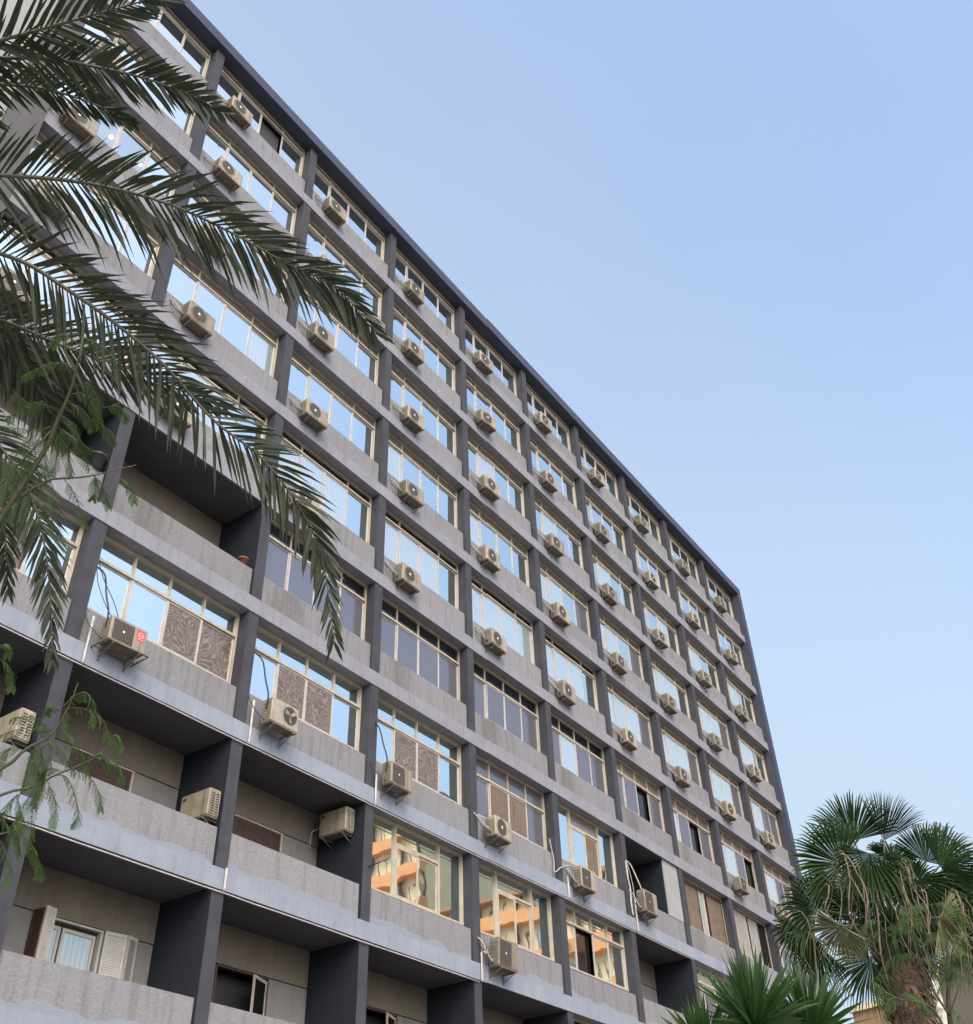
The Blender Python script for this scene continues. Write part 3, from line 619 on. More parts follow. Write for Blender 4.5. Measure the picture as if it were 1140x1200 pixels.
pipe('hanging_cable', [(x-0.55, 0.04, z+1.5), (x-0.5, 0.02, z+1.2), (x-0.42, 0.02, z+0.9), (x-0.5, -0.03, z+0.55), (x-0.2, -0.08, z+0.75), (x+0.2, -0.12, z+0.9), (x+0.4, -0.2, z+0.85)], 0.02, 'wrap', 'tangled hose crossing the pier to the pale air conditioner', 'cable', 40, 'cables and hoses by the loggia')
x = 1*BAY; z = zs(6)
pipe('hanging_cable', [(x+0.15, 0.28, z-0.62), (x+0.28, 0.12, z-1.1), (x+0.45, -0.1, z-1.6), (x+0.62, -0.2, z-2.05)], 0.009, 'cable', 'thin black cable drooping across the pane above the red stickered air conditioner', 'cable', 16, 'thin cables over the panes')
pipe('hanging_cable', [(x+0.12, 0.28, z-0.62), (x+0.16, 0.12, z-1.2), (x+0.3, -0.1, z-1.75), (x+0.5, -0.2, z-2.05)], 0.008, 'cable', 'second black cable left of the drooping one by the red stickered air conditioner', 'cable', 16, 'thin cables over the panes')
pipe('metal_rod', [(3*BAY-0.12, 0.0, zs(7)-1.45), (3*BAY+0.1, -0.4, zs(7)-1.3)], 0.012, 'cable', 'short dark rod sticking out of the pier left of the yellow reflections', 'rod', None, 'rods')

# ------------------------------------------------------------------ pots
def lathe(g, prof, m, seg=16):
    n = len(g.v)
    for r_, z in prof:
        for j in range(seg): a = 2*PI*j/seg; g.v.append((r_*math.cos(a), r_*math.sin(a), z))
    for i in range(len(prof)-1):
        for j in range(seg): k = (j+1) % seg; g.face((n+i*seg+j, n+i*seg+k, n+(i+1)*seg+k, n+(i+1)*seg+j), m, True)
e = empty('flower_pot', (2*BAY-0.55, 0.14, zs(6)+1.133)); tag(e, 'small terracotta pot on the balcony parapet beside the charcoal wall', 'flower pot')
g = MB(); lathe(g, [(0.0, 0.0), (0.08, 0.0), (0.105, 0.13), (0.12, 0.13), (0.12, 0.17), (0.10, 0.17), (0.095, 0.12), (0, 0.12)], 'terracotta'); g.build('pot', e)
e = empty('potted_plant', (BAY-0.50, 0.13, zs(6)+1.133)); tag(e, 'black tub with a few green leaves on the parapet of the upper left balcony', 'potted plant')
g = MB(); lathe(g, [(0.0, 0.0), (0.13, 0.0), (0.16, 0.32), (0.185, 0.32), (0.185, 0.36), (0.15, 0.36), (0.14, 0.3), (0, 0.3)], 'black_pot'); g.build('pot', e)
g = MB()
for i in range(16):
    a = random.uniform(0, 2*PI); l = random.uniform(0.15, 0.32); d = Vector((math.cos(a), math.sin(a), random.uniform(0.1, 1.0))).normalized(); n_ = d.cross(Vector((0, 0, 1))).normalized()*0.04
    o = Vector((0, 0, 0.3)); g.quad(o, o+d*l*0.5-n_, o+d*l, o+d*l*0.5+n_, 'fern_leaf')
g.build('leaves', e)

# ------------------------------------------------------------------ date palm (crown out of frame at left)
def frond(parent, pts, n=90, ln=0.46, side=None, droop=0.25, seed=0, wid=0.0135, r0=0.022, ang=(62, 24), t0=0.04, face=None, name='frond'):
    rnd = random.Random(seed); P = spline(pts, n+1); g = MB()
    g.tube(P[::3]+[P[-1]], [r0*(1-0.85*i/(n/3)) for i in range(len(P[::3])+1)], 'palm_rib', 5)
    base = parent.location
    for i in range(int(n*t0), n+1):
        t = i/n; T = (P[min(i+1, n)]-P[max(i-1, 0)]).normalized()
        view = (P[i]-CAM).normalized() if face is None else face
        S = T.cross(view).normalized(); N = S.cross(T).normalized()
        L = ln*(0.55+0.45*math.sin(PI*min(1, t*0.9+0.12)))*(1 if t < 0.8 else 1-(t-0.8)*2.2)
        for sg in (-1, 1):
            a = R(ang[0]+(ang[1]-ang[0])*t+rnd.uniform(-7, 7)); out = rnd.uniform(-0.30, 0.30)
            d = (T*math.cos(a)+S*sg*math.sin(a)+N*out).normalized(); l = L*rnd.uniform(0.82, 1.1)
            # leaflet: folded narrow blade bending down
            b0 = P[i]+Vector([rnd.uniform(-.01, .01) for _ in range(3)]); w = wid*rnd.uniform(0.8, 1.15)
            sd = d.cross(N+S*sg*rnd.uniform(-.9, .9)).normalized()
            dr = droop*rnd.uniform(0.6, 1.4)*l
            q1 = b0+d*l*0.35+Vector((0, 0, -dr*0.12)); q2 = b0+d*l*0.72+Vector((0, 0, -dr*0.5)); q3 = b0+d*l+Vector((0, 0, -dr))
            k = len(g.v); g.v += [tuple(p-base) for p in (b0-sd*w*.4, b0+sd*w*.4, q1+sd*w, q1-sd*w, q2+sd*w*.75, q2-sd*w*.75, q3)]
            g.face((k, k+1, k+2, k+3), 'palm_leaf'); g.face((k+3, k+2, k+4, k+5), 'palm_leaf'); g.face((k+5, k+4, k+6), 'palm_leaf')
    # rachis verts were appended in world space: shift
    m = len(P[::3])+1
    for j in range(m*5): v = g.v[j]; g.v[j] = (v[0]-base.x, v[1]-base.y, v[2]-base.z)
    return g.build(name, parent)
crown = at(-420, 330, 8.6)
DP = empty('date_palm', (crown.x, crown.y, 0.0)); tag(DP, 'date palm whose long dark feather fronds arch in from the upper left', 'palm tree')
DP.location = (crown.x, crown.y, 0)
g = MB(); zt = crown.z
pts = [(0, 0, 0), (0.05, 0.03, zt*0.3), (0.08, -0.02, zt*0.65), (0, 0, zt+0.1)]; sp_ = spline(pts, 60)
g.tube(sp_, [0.30-0.10*i/59+(0.028 if i % 2 else 0) for i in range(60)], 'bark', 12)
for i in range(420):
    z = random.uniform(0.3, zt); a = random.uniform(0, 2*PI); d = Vector((math.cos(a), math.sin(a), 0)); t_ = Vector((-d.y, d.x, 0)); o = d*0.26+Vector((0, 0, z))
    g.quad(o-t_*0.06, o+t_*0.06, o+t_*0.03+d*0.08+Vector((0, 0, 0.13)), o-t_*0.03+d*0.08+Vector((0, 0, 0.13)), 'bark')
g.build('trunk', DP)
def img(pl, d0, d1): 
    n = len(pl); return [at(u, v, d0+(d1-d0)*i/(n-1)) for i, (u, v) in enumerate(pl)]
C0 = crown
FR = [
 (img([(-150, 120), (-40, 62), (50, 34), (130, 12), (215, -12)], 8.3, 7.9), dict(ln=0.40, n=66, droop=0.0)),
 (img([(-180, 140), (-60, 78), (40, 68), (110, 78), (170, 92), (225, 112), (262, 132)], 8.4, 7.8), dict(ln=0.33, n=84, droop=0.12)),
 (img([(-180, 170), (-60, 105), (20, 100), (75, 110), (120, 126), (158, 146)], 8.5, 8.2), dict(ln=0.24, n=70, droop=0.1)),
 (img([(-180, 220), (-60, 205), (40, 208), (120, 218), (200, 240), (270, 272), (335, 308), (395, 338), (440, 390)], 8.2, 7.6), dict(ln=0.52, n=120, droop=0.3)),
 (img([(-180, 300), (-70, 285), (20, 304), (80, 340), (130, 375), (190, 425), (250, 492), (305, 535), (350, 592), (378, 655), (392, 750)], 8.3, 7.4), dict(ln=0.50, n=130, droop=0.22)),
 (img([(-180, 340), (-80, 350), (10, 378), (80, 408), (140, 428), (200, 452), (262, 478)], 8.5, 8.2), dict(ln=0.46, n=100, droop=0.15)),
 (img([(-180, 360), (-90, 355), (-10, 385), (30, 430), (60, 480), (80, 520)], 8.6, 8.5), dict(ln=0.40, n=90, droop=0.3)),
 (img([(-190, 420), (-100, 440), (-30, 490), (20, 550), (45, 605), (58, 680), (62, 772)], 8.3, 7.8), dict(ln=0.34, n=110, droop=0.3)),
 (img([(-190, 440), (-120, 460), (-60, 500), (-15, 560), (5, 620), (10, 690)], 8.7, 8.5), dict(ln=0.34, n=90, droop=0.3)),
]
for i, (pts, kw) in enumerate(FR): frond(DP, [C0]+pts, seed=i, t0=0.12, **kw)
# the rest of the crown, outside the picture
for i in range(16):
    a = R(95+i*11.5); el = [55, 35, 15, 70][i % 4]; d = Vector((math.sin(YAW+a+PI*0.0)*math.cos(R(el)), math.cos(YAW+a)*math.cos(R(el)), math.sin(R(el))))
    L = 3.2; pts = [C0, C0+d*L*0.35, C0+d*L*0.7+Vector((0, 0, -0.35)), C0+d*L*0.95+Vector((0, 0, -1.2))]
    frond(DP, pts, n=45, ln=0.45, seed=50+i, face=Vector((0, 0, 1)), t0=0.12, droop=0.2, wid=0.02)

# ------------------------------------------------------------------ feathery leaved trees
def feather_leaf(g, base, P, seed, pin=0.075, npin=13, lw=0.0055, m='fern_leaf'):
    """bipinnate leaf along curve P (world points)"""
    rnd = random.Random(seed); n = len(P)-1
    g.tube([p-base for p in P], 0.0022, 'twig', 3, False)
    for i in range(2, n+1):
        t = i/n; T = (P[min(i+1, n)]-P[max(i-1, 0)]).normalized()
        S = T.cross(Vector((0, 0, 1)));  S = S.normalized() if S.length > 0.05 else Vector((1, 0, 0))
        tw = rnd.uniform(-0.5, 0.5); Sx = (S*math.cos(tw)+T.cross(S)*math.sin(tw))
        L = pin*(0.5+0.5*math.sin(PI*min(1, 0.12+t*0.85)))
        for sg in (-1, 1):
            d = (T*0.55+Sx*sg*0.75+Vector((0, 0, -0.45-rnd.uniform(0, .4)))).normalized(); N = d.cross(T).normalized(); W = d.cross(N).normalized()
            o = P[i]-base; k = 6
            for j in range(1, k+1):
                u = j/k; c = o+d*L*u+Vector((0, 0, -0.15*L*u*u)); ll = pin*0.2*(1.1-0.4*u)
                for q in (-1, 1):
                    e_ = (W*q*0.9+d*0.5).normalized()*ll; ww = d*lw*0.38
                    g.quad(c-ww, c+e_*0.5-ww*1.1, c+e_, c+ww, m)
def feather_tree(name, label, base, stems, leaves, grp=None, pin=0.042, trunk_r=0.06):
    e = empty(name, base); tag(e, label, 'tree', grp); b = Vector(base); g = MB()
    for pts, r0, r1 in stems:
        P = spline(pts, 14); g.tube([p-b for p in P], [r0+(r1-r0)*i/13 for i in range(14)], 'twig', 6)
    g.build('trunk', e); g = MB()
    for i, pts in enumerate(leaves): feather_leaf(g, b, spline(pts, 16), i, pin)
    g.build('crown', e); return e
D = 5.2
def I(pl, d=D, dd=0.0): return [at(u, v, d+dd*i) for i, (u, v) in enumerate(pl)]
b1 = at(-420, 1000, 6.0); b1.z = 0
hub = at(-260, 900, 5.6)
leaves1 = [I(p) for p in [
 [(95, 395), (110, 400), (128, 412), (137, 430)], [(92, 430), (70, 425), (45, 432), (28, 442)], [(95, 405), (75, 392), (66, 398), (62, 405)],
 [(88, 452), (104, 450), (115, 470), (118, 490)], [(82, 462), (100, 462), (112, 480), (116, 500)], [(78, 472), (95, 478), (105, 492), (108, 503)],
 [(70, 487), (88, 498), (92, 512), (100, 522), (106, 526)], [(120, 478), (138, 476), (146, 484), (150, 492)], [(112, 490), (122, 500), (130, 508), (136, 518)],
 [(60, 500), (42, 505), (20, 502), (0, 500)], [(62, 478), (42, 472), (22, 482), (10, 492)], [(60, 485), (50, 470), (40, 480), (30, 470), (20, 462)],
 [(66, 500), (80, 510), (95, 530), (105, 548)], [(64, 504), (75, 520), (82, 540), (84, 556)], [(60, 506), (66, 522), (66, 540), (62, 556)],
 [(55, 508), (52, 525), (54, 545), (52, 558)], [(50, 508), (40, 525), (32, 545), (30, 560)], [(45, 508), (30, 520), (15, 540), (8, 556)],
 [(108, 556), (118, 566), (124, 578), (128, 594)], [(112, 556), (112, 566), (112, 578), (110, 584)], [(140, 560), (150, 566), (156, 576), (158, 588)],
 [(76, 562), (86, 576), (96, 600), (101, 616)], [(40, 520), (46, 560), (50, 590), (46, 625)], [(30, 520), (30, 560), (34, 590), (40, 612)],
 [(20, 540), (18, 570), (14, 590), (10, 610)], [(55, 545), (60, 575), (62, 600), (60, 622)], [(8, 545), (4, 575), (8, 590), (2, 612)],
 # lower branch
 [(75, 828), (88, 815), (102, 812), (112, 830), (108, 848)], [(78, 830), (98, 830), (118, 840), (128, 862), (122, 868)], [(72, 832), (66, 828), (58, 828), (56, 836)],
 [(60, 862), (50, 852), (22, 855), (0, 862)], [(58, 870), (54, 850), (38, 840), (15, 842)], [(76, 830), (80, 840), (82, 850), (80, 846)],
 [(52, 866), (66, 872), (78, 888), (88, 905)], [(70, 852), (84, 864), (92, 876), (100, 890), (104, 905)], [(56, 872), (48, 880), (50, 895), (48, 918)],
 [(28, 880), (14, 876), (4, 885), (0, 905)], [(66, 908), (80, 912), (90, 940), (92, 958), (86, 966)], [(56, 915), (62, 930), (66, 948), (62, 968)],
 [(82, 900), (100, 905), (112, 920), (118, 935), (119, 948)], [(104, 888), (118, 882), (126, 890), (132, 908)], [(112, 886), (130, 890), (142, 902), (144, 916)],
 [(124, 876), (130, 864), (138, 862), (142, 870), (138, 880)], [(40, 925), (28, 945), (20, 970), (22, 990)], [(30, 928), (16, 935), (8, 948), (2, 955)],
 [(40, 930), (38, 955), (36, 985), (44, 1000)], [(10, 960), (22, 970), (32, 985), (40, 1000), (48, 1012)], [(28, 985), (40, 1000), (48, 1015), (50, 1028)],
 [(0, 955), (10, 968), (20, 985), (24, 1000)], [(0, 985), (8, 1000), (12, 1018), (8, 1035)], [(35, 985), (46, 1010), (48, 1020), (47, 1025)],
 [(0, 760), (6, 755), (12, 758), (10, 768)], [(0, 772), (10, 780), (15, 795), (14, 808)], [(20, 930), (24, 950), (24, 960), (18, 985)], [(60, 880), (56, 900), (44, 925), (40, 940)],
 [(35, 890), (44, 900), (50, 920), (42, 945)], [(48, 870), (40, 885), (36, 905), (30, 925)], [(76, 905), (60, 900), (52, 905), (44, 930)],
]]
st1 = [([b1, b1.lerp(hub, 0.5)+Vector((0.1, 0, 0.2)), hub], 0.10, 0.05),
       ([hub]+I([(-120, 800), (-20, 640), (52, 530), (66, 496), (84, 455), (98, 395)]), 0.020, 0.003),
       ([hub]+I([(-150, 780), (-60, 650), (-10, 580), (60, 505)]), 0.014, 0.003),
       ([hub]+I([(-140, 760), (-20, 620), (50, 566), (90, 560), (115, 556), (160, 545)]), 0.010, 0.002),
       ([hub]+I([(-120, 950), (0, 902), (30, 878), (60, 862), (80, 830), (92, 800)]), 0.012, 0.002),
       ([hub]+I([(-120, 960), (-20, 940), (10, 928), (40, 922), (66, 908), (105, 892), (126, 876)]), 0.010, 0.002),
       ([hub]+I([(-120, 1000), (-30, 985), (10, 975), (30, 970)]), 0.009, 0.002)]
feather_tree('feathery_tree', 'tree with drooping bright green feathery leaves in front of the left edge', b1, st1, leaves1)

# ------------------------------------------------------------------ fan palm
def fan_leaf(parent, c, petiole_to, nrm, upd, rad, m, seed, spread=200, nseg=40, droop=0.5, name='fan_leaf', split=0.58):
    """c: crown point, petiole_to: hastula, upd: direction of the middle segment, nrm: blade normal (world)"""
    rnd = random.Random(seed); base = parent.location; g = MB(); H = Vector(petiole_to); upd = upd.normalized(); nrm = (nrm-upd*nrm.dot(upd)).normalized(); sd = upd.cross(nrm)
    mid = (Vector(c)+H)/2+Vector((0, 0, 0.06)); g.tube([p-base for p in spline([c, mid, H], 7)], [0.022, 0.02, 0.018, 0.016, 0.014, 0.012, 0.01], 'palm_rib' if m != 'straw' else 'straw', 5)
    for i in range(nseg):
        a = R(-spread/2+spread*(i+0.5)/nseg+rnd.uniform(-1, 1)); da = R(spread/nseg)*0.5
        r_ = rad*(0.82+0.18*math.cos(a*0.7))*rnd.uniform(0.92, 1.06)
        def dirn(an): return upd*math.cos(an)+sd*math.sin(an)
        fold = 0.02*(1 if i % 2 else -1)
        d = dirn(a); e1 = dirn(a-da); e2 = dirn(a+da); rs = r_*(split+rnd.uniform(-.06, .06)); cup = nrm*(0.10*rad*(1-math.cos(a)))
        p0 = H; pa = H+e1*rs+cup; pb = H+e2*rs+cup; pm = H+d*rs+cup+nrm*fold
        g1 = Vector((0, 0, -1))*droop*r_
        w = (pb-pa).length*0.32; sdv = (pb-pa).normalized()
        q = H+d*(rs+(r_-rs)*0.55)+cup+g1*0.16*rnd.uniform(.4, 1.4); tip = H+d*r_*0.97+cup+g1*rnd.uniform(0.35, 0.8)
        k = len(g.v); g.v += [tuple(x-base) for x in (p0, pa, pm, pb, q-sdv*w, q+sdv*w, tip)]
        g.face((k, k+1, k+2), m); g.face((k, k+2, k+3), m); g.face((k+1, k+4, k+2), m); g.face((k+2, k+4, k+5), m); g.face((k+2, k+5, k+3), m); g.face((k+4, k+6, k+5), m)
    return g.build(name, parent)
DF = 13.0
pc = at(1044, 1098, DF)
FP = empty('fan_palm', (pc.x, pc.y, 0)); tag(FP, 'fan palm with round dark green leaves and hanging dead straw, right of the building', 'palm tree')
g = MB(); zt = pc.z
g.tube(spline([(0, 0, 0), (0.03, 0, zt*0.5), (0, 0, zt+0.1)], 40), [0.27-0.06*i/39+(0.03 if i % 2 else 0) for i in range(40)], 'bark', 14)
for i in range(1500):
    z = random.uniform(0.3, zt); a = random.uniform(0, 2*PI); d = Vector((math.cos(a), math.sin(a), 0)); t_ = Vector((-d.y, d.x, 0)); o = d*0.235+Vector((0, 0, z)); l = random.uniform(.06, .16)
    g.tri(o-t_*0.035, o+t_*0.035, o+t_*random.uniform(-.05, .05)+d*random.uniform(.03, .09)+Vector((0, 0, l*random.choice((1, 1, -1)))), 'bark')
g.build('trunk', FP)
base = FP.location
def V3(u, v, dep): return at(u, v, DF+dep)
def axis(u, v):   # image-plane direction as world vector at the crown
    return (RT*u - UP*v)
vn = -(pc-CAM).normalized()
#  hastula px, mid direction (image dx,dy), radius m, material, spread, droop, tilt of blade out of the view, depth
leaves = [
 ((985, 1012), (-0.75, -0.5), 0.62, 'fan_leaf', 190, 0.25, 0.3, -0.3), ((1000, 985), (-0.25, -0.95), 0.60, 'fan_leaf', 170, 0.15, 0.5, 0.2),
 ((1035, 985), (0.25, -0.95), 0.58, 'fan_leaf', 90, 0.1, 0.3, 0.1), ((1018, 1000), (-0.05, 0.6), 0.50, 'fan_leaf', 200, 0.6, -0.5, -0.5),
 ((955, 1065), (-0.5, -0.3), 0.50, 'fan_leaf', 220, 0.7, 0.3, -0.3), ((940, 1090), (-0.2, 0.6), 0.45, 'fan_leaf', 200, 0.7, 0.4, -0.1),
 ((985, 1085), (-0.2, 0.5), 0.40, 'fan_pale', 210, 0.25, 0.2, -0.6), ((1085, 1010), (0.2, -0.8), 0.50, 'fan_leaf', 170, 0.2, 0.4, 0.2),
 ((1100, 1015), (0.85, -0.5), 0.62, 'fan_leaf', 160, 0.35, 0.4, -0.3), ((1075, 1030), (0.2, 0.7), 0.50, 'fan_leaf', 200, 0.6, -0.4, -0.4),
 ((1110, 1050), (0.9, 0.1), 0.60, 'fan_leaf', 180, 0.6, 0.2, 0.1), ((1120, 1085), (0.8, 0.5), 0.55, 'fan_leaf', 180, 0.6, 0.2, -0.2),
 ((1100, 1075), (0.5, 0.3), 0.42, 'fan_pale', 180, 0.3, 0.3, -0.5), ((1020, 1125), (-0.7, 0.4), 0.50, 'fan_leaf', 200, 0.6, 0.4, -0.3),
 ((1060, 1060), (0.4, -0.3), 0.45, 'fan_leaf', 200, 0.5, 0.5, 0.4), ((1005, 1045), (-0.6, 0.1), 0.45, 'fan_leaf', 190, 0.6, 0.2, 0.5),
 ((1075, 1120), (0.6, 0.6), 0.42, 'fan_leaf', 190, 0.7, 0.3, 0.2), ((960, 1110), (-0.2, 0.9), 0.45, 'fan_leaf', 150, 0.7, 0.2, 0.4),
 ((1040, 1040), (0.0, -0.9), 0.45, 'fan_leaf', 200, 0.4, 0.8, 0.6), ((1120, 1030), (0.6, 0.9), 0.5, 'fan_leaf', 200, 0.7, -0.4, 0.4),
 ((1030, 1060), (-0.2, 0.7), 0.42, 'fan_leaf', 180, 0.7, -0.6, -0.3), ((1090, 1060), (0.1, 0.8), 0.45, 'fan_leaf', 190, 0.7, -0.5, 0.2),
 ((1025, 1020), (0.1, 0.5), 0.45, 'fan_leaf', 200, 0.6, -0.5, -0.2), ((1070, 1040), (-0.3, -0.6), 0.42, 'fan_leaf', 200, 0.5, 0.5, 0.1),
 ((1000, 1065), (-0.4, -0.6), 0.42, 'fan_leaf', 190, 0.5, 0.5, 0.3), ((1095, 1035), (0.5, 0.4), 0.45, 'fan_leaf', 200, 0.6, -0.4, 0.0),
 ((1015, 1085), (-0.5, 0.7), 0.40, 'fan_leaf', 170, 0.7, 0.2, 0.3), ((1060, 1085), (0.4, 0.8), 0.38, 'fan_leaf', 180, 0.7, 0.0, -0.4),
 ((975, 1040), (-0.6, 0.3), 0.42, 'fan_leaf', 190, 0.7, 0.2, 0.4), ((1045, 1010), (0.2, -0.3), 0.42, 'fan_leaf', 200, 0.5, 0.6, 0.4),
 ((1145, 1060), (0.9, -0.3), 0.5, 'fan_leaf', 190, 0.6, 0.3, 0.4), ((1150, 1110), (0.9, 0.3), 0.5, 'fan_leaf', 190, 0.6, 0.3, 0.3),
]
for i, ((u, v), (dx, dy), rad, m, spd, dr, tilt, dep) in enumerate(leaves):
    h = V3(u, v, dep); ud = (axis(dx, dy)-vn*tilt*0.6).normalized()
    fan_leaf(FP, pc+Vector((0, 0, 0.0)), h, (vn+axis(-dx, -dy)*0.25+Vector((0, 0, 0.2))), ud, rad*1.02, m, i, spd, 44, dr)
# hanging dead straws
g = MB(); rnd = random.Random(3)
clumps = [(985, 1004, 20, 90, 13), (998, 1000, 14, 100, 9), (1060, 1015, 18, 110, 16), (1050, 1025, 12, 90, 8), (1108, 1040, 20, 80, 12), (942, 1068, 10, 110, 4), (1125, 1050, 12, 90, 8), (1020, 1030, 20, 80, 7), (970, 1035, 8, 60, 4), (1082, 1045, 14, 80, 7), (1040, 1050, 30, 70, 10)]
for (u, v, sp_, ln, n) in clumps:
    for i in range(int(n*0.75)):
        a = V3(u+rnd.uniform(-sp_, sp_)*0.6, v+rnd.uniform(-8, 10), rnd.uniform(-0.6, 0.1)); L = ln*rnd.uniform(0.5, 1.15)/1213*DF*1.05
        q = a+Vector((rnd.uniform(-.10, .14), rnd.uniform(-.10, .10), -L*0.6)); z_ = a+Vector((rnd.uniform(-.16, .22), rnd.uniform(-.12, .12), -L))
        q2_ = a+Vector((rnd.uniform(-.07, .07), rnd.uniform(-.07, .07), -L*0.28)); P = spline([a+Vector((rnd.uniform(-.03, .03), 0.06, 0.02)), a, q2_, q, z_], 9); r_ = rnd.uniform(0.003, 0.009)
        g.tube([p-base+Vector((rnd.uniform(-.006, .006), rnd.uniform(-.006, .006), 0)) for p in P], [r_, r_*1.3, r_, r_*1.5, r_, r_*1.4, r_*0.8, r_*1.1, r_*0.3], 'straw', 4)
g.build('dead_straw', FP)

# yucca like plants at the bottom
def spike_plant(px, py, d, n, ln, label, seed, tall=1.0, sprd=1.0):
    rnd = random.Random(seed); c = at(px, py, d); e = empty('spiky_plant', (c.x, c.y, 0)); tag(e, label, 'plant', 'spiky plants below the palm'); b = Vector((c.x, c.y, 0))
    g = MB(); g.tube(spline([(0, 0, 0), (0.02, 0.02, c.z*0.5), (0, 0, c.z)], 12), 0.07, 'bark', 8); g.build('trunk', e); g = MB(); o = Vector((0, 0, c.z))
    for i in range(n):
        a = rnd.uniform(0, 2*PI); el = R(rnd.uniform(-5, 88)); d_ = Vector((math.cos(a)*math.cos(el)*sprd, math.sin(a)*math.cos(el)*sprd, math.sin(el)*tall)).normalized()
        l = ln*rnd.uniform(0.75, 1.1); w = rnd.uniform(0.013, 0.021); s_ = d_.cross(Vector((rnd.uniform(-1, 1), rnd.uniform(-1, 1), rnd.uniform(-.4, .4)))).normalized()
        u_ = d_.cross(s_); st = o+d_*0.05; dr = Vector((0, 0, -1))*l*0.10*(1-math.sin(el))
        q0, q1, q2 = st+d_*l*0.35, st+d_*l*0.7+dr*0.4, st+d_*l+dr
        k = len(g.v); g.v += [tuple(x) for x in (st-s_*w*.6, st, st+s_*w*.6, q0-s_*w+u_*.006, q0, q0+s_*w+u_*.006, q1-s_*w*.7+u_*.005, q1, q1+s_*w*.7+u_*.005, q2)]
        for q in ((0, 1, 4, 3), (1, 2, 5, 4), (3, 4, 7, 6), (4, 5, 8, 7), (6, 7, 9), (7, 8, 9)): g.face([k+j for j in q], 'yucca')
    g.build('leaves', e)
spike_plant(884, 1206, 7.5, 150, 0.42, 'spiky bright green plant at the bottom edge in front of the lower windows', 1)
spike_plant(950, 1216, 7.8, 120, 0.42, 'spiky green plant at the bottom edge left of the fan palm trunk', 2)
spike_plant(826, 1236, 7.6, 80, 0.32, 'small spiky green plant leftmost of the three at the bottom edge', 3)

# feathery tree in front of the fan palm
D = 9.0
b2 = at(1118, 1320, D); b2.z = 0; rnd = random.Random(12); lv = []
tops = [(1110, 1185), (1110, 1105), (1090, 1060), (1060, 1075), (1035, 1090), (1075, 1125), (1125, 1150), (1020, 1150), (1050, 1170)]
for (u, v) in tops:
    for j in range(4 if v < 1180 else 2):
        a = rnd.uniform(0, 2*PI); l = rnd.uniform(22, 46); dx, dy = math.cos(a)*l, math.sin(a)*l*0.45-6
        dd = rnd.uniform(-0.15, 0.15)
        lv.append([at(u, v, D), at(u+dx*0.4, v+dy*0.6-3, D+dd*0.5), at(u+dx*0.8, v+dy*0.8+4, D+dd), at(u+dx*1.05, v+dy+18, D+dd*1.2)])
top = at(1110, 1105, D)
st2 = [([b2, b2.lerp(at(1118, 1230, D), 0.6), at(1118, 1230, D), at(1110, 1150, D), top], 0.035, 0.006),
       ([at(1118, 1230, D), at(1090, 1180, D), at(1050, 1170, D), at(1020, 1150, D)], 0.012, 0.004), ([at(1112, 1190, D), at(1085, 1145, D), at(1060, 1075, D)], 0.010, 0.004),
       ([at(1110, 1150, D), at(1100, 1090, D), at(1090, 1060, D)], 0.008, 0.003), ([at(1090, 1180, D), at(1075, 1125, D), at(1035, 1090, D)], 0.008, 0.003), ([at(1112, 1190, D), at(1125, 1150, D)], 0.008, 0.003)]
feather_tree('feathery_tree', 'slender tree with dark feathery leaves in front of the fan palm trunk', b2, st2, lv, pin=0.075)

# pale ringed trunk right of the fan palm
c = at(1088, 1150, 15); e = empty('bare_palm', (c.x, c.y, 0)); tag(e, 'pale whitish ringed palm trunk with a cut top, beside the beige wall', 'palm tree')
g = MB(); n = 70; rr = []
for i in range(n): rr.append(0.115-0.02*i/n+(0.012 if i % 4 == 0 else 0))
g.tube(spline([(0, 0, 0), (0.02, 0, c.z*0.5), (0, 0, c.z)], n), rr, 'pale_bark', 12); g.build('trunk', e)
g = MB()
for i in range(14):
    a = random.uniform(0, 2*PI); d = Vector((math.cos(a)*0.4, math.sin(a)*0.4, 1)).normalized(); o = Vector((math.cos(a)*.07, math.sin(a)*.07, c.z-0.05)); g.tube([o, o+d*random.uniform(.1, .3)], [0.02, 0.006], 'pale_bark', 4)
g.build('frond_stubs', e)

# ------------------------------------------------------------------ beige house at lower right
zt = at(1090, 1140, 26).z; P1 = on_z(1089, 1140, zt); P2 = on_z(1142, 1114, zt); dr = (P2-P1).normalized(); P2 = P1+dr*9; P0 = on_z(1068, 1151, zt)
nrm = Vector((dr.y, -dr.x, 0))
if nrm.dot(P1-CAM) < 0: nrm = -nrm
e = empty('beige_house', (P1.x, P1.y, 0)); tag(e, 'plain beige rendered house behind the feathery leaves at the lower right', 'building')
g = MB(); A = [P1, P2, P2+nrm*8, P1+nrm*8]; o = e.location; dn = Vector((0, 0, zt))
def prism(g, pts, z0, z1, m, off=Vector((0, 0, 0))):
    k = len(g.v); n = len(pts); g.v += [(p.x-off.x, p.y-off.y, z0) for p in pts]+[(p.x-off.x, p.y-off.y, z1) for p in pts]
    for i in range(n): j = (i+1) % n; g.face((k+i, k+j, k+n+j, k+n+i), m)
    g.face([k+n+i for i in range(n)], m); g.face([k+i for i in range(n)][::-1], m)
prism(g, A, 0, zt, 'beige', o); g.build('wall', e)
g = MB(); prism(g, [P1-nrm*0.05-dr*0.05, P2-nrm*0.05, P2+nrm*8.05, P1+nrm*8.05-dr*0.05], zt, zt+0.12, 'beige', o); g.build('coping', e)
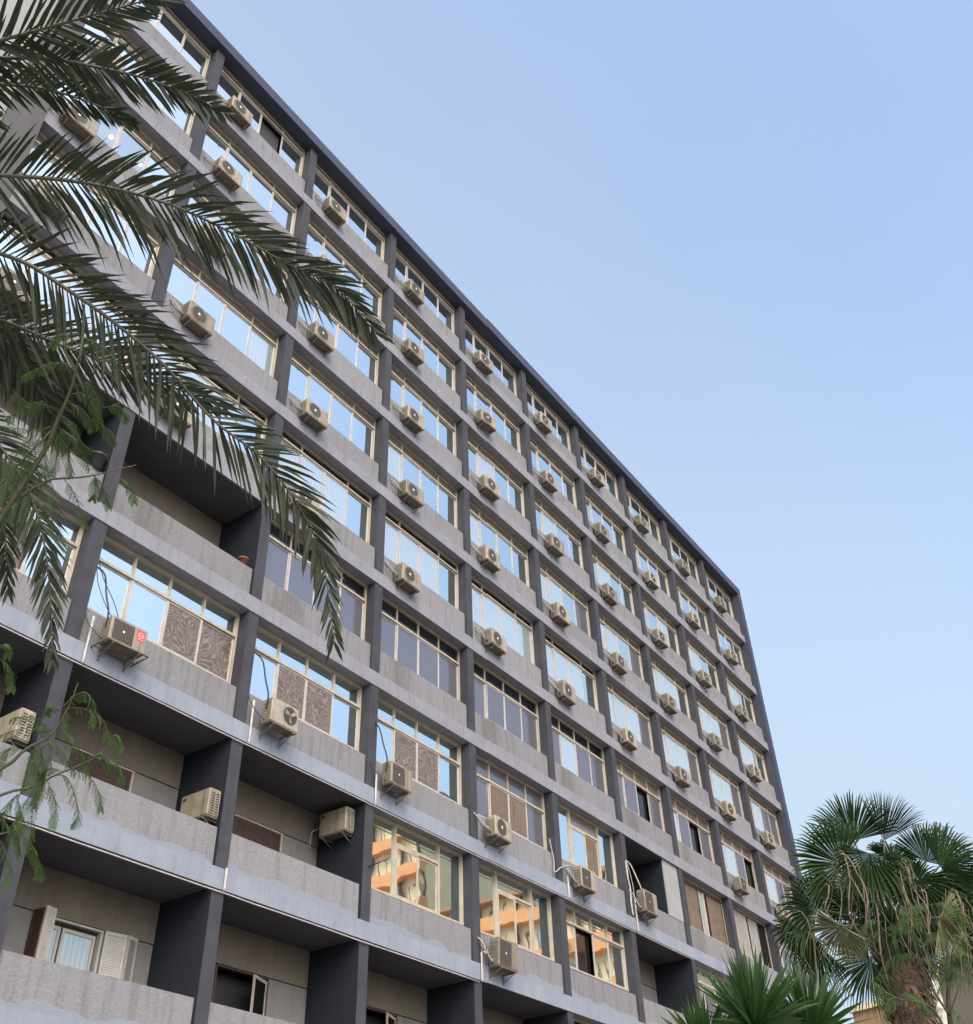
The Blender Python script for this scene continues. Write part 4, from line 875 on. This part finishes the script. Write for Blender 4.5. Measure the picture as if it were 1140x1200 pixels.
g = MB(); q = P0-P1; q.z = 0; prism(g, [P1+nrm*1.0+q*0.05, P1+nrm*1.0+q, P1+nrm*4+q, P1+nrm*4+q*0.05], 0, zt-0.25, 'beige', o); g.build('side_wing', e)
g = MB(); Wp = P1+dr*2.4; 
for i in range(2):
    a = P1+dr*(1.2+i*3.2); b_ = a+dr*1.3; prism(g, [a-nrm*0.03, b_-nrm*0.03, b_+nrm*0.02, a+nrm*0.02], zt-4.2, zt-2.8, 'k', o)
g.build('window', e)

# far salmon building
zt = at(1002, 1186, 70).z; Pa = on_z(998, 1187, zt); Pb = on_z(1042, 1176, zt); dr = (Pb-Pa).normalized(); nr = Vector((dr.y, -dr.x, 0))
if nr.dot(Pa-CAM) < 0: nr = -nr
e = empty('salmon_house', (Pa.x, Pa.y, 0)); tag(e, 'distant salmon coloured house top between the building and the fan palm trunk', 'building'); o = e.location
g = MB(); prism(g, [Pa, Pb+dr*3, Pb+dr*3+nr*12, Pa+nr*12], 0, zt, 'salmon', o); g.build('wall', e)
g = MB(); prism(g, [Pa-nr*.15-dr*.15, Pb+dr*3.1-nr*.15, Pb+dr*3.1+nr*12, Pa+nr*12-dr*.15], zt, zt+0.3, 'creamy', o); g.build('roof', e)
g = MB(); prism(g, [Pa+dr*1.5+nr*2, Pa+dr*2.6+nr*2, Pa+dr*2.6+nr*3, Pa+dr*1.5+nr*3], zt+0.3, zt+1.2, 'salmon', o); g.build('chimney', e)
g = MB()
for i in range(4):
    a = Pa+dr*(0.8+i*1.6); prism(g, [a-nr*0.04, a+dr*0.8-nr*0.04, a+dr*0.8+nr*.02, a+nr*.02], zt-3, zt-1.4, 'k', o)
g.build('window', e)

# ------------------------------------------------------------------ block down the street, seen only in the panes
e = empty('street_corner_block', (62, -16, 0), -PI/2); tag(e, 'orange banded cream block down the street, mirrored in the lower windows', 'building')
VOL = ((0, 21, 27.5), (21, 50, 39.5))
for (a, c, H) in VOL:
    g = MB(); g.box(a+0.01, c, 0, 14, 0, H, 'creamy'); g.build('wall', e)
    g = MB(); g.box(a-0.3 if a == 0 else a+0.02, c+0.3, -1.0, 14.2, H, H+0.4, 'salmon'); g.build('roof', e)
    for r in range(int(H/3)):
        g = MB(); z = 1.4+r*3.0; g.box(a+0.02, c+0.1, -0.9, -0.001, z, z+0.95, 'orange'); g.build('balcony_band', e)
rnd = random.Random(5)
g = MB(); w_ = MB(); acs = MB()
for (a, c, H) in VOL:
    i = 0
    x = a+0.3
    while x < c-1.5:
        g.box(x-0.08, x+0.12, -0.35, -0.002, 0, H-0.01, 'board')
        for r in range(int(H/3)):
            z = 2.4+r*3.0
            w_.box(x+0.5, x+1.3, -0.05, -0.001, z, z+1.5, 'k' if rnd.random() < 0.2 else 'creamy'); w_.box(x+1.35, x+1.38, -0.06, -0.001, z, z+1.5, 'board'); w_.box(x+1.9, x+2.0, -0.061, -0.001, z, z+1.5, 'board')
            if rnd.random() < 0.4: acs.box(x+0.7, x+1.5, -1.25, -0.91, z-0.7, z-0.15, 'ac')
        x += 2.8
tag(g.build('pilaster', e), kind='stuff'); tag(w_.build('window', e), kind='stuff'); tag(acs.build('cooling_unit', e), kind='stuff')
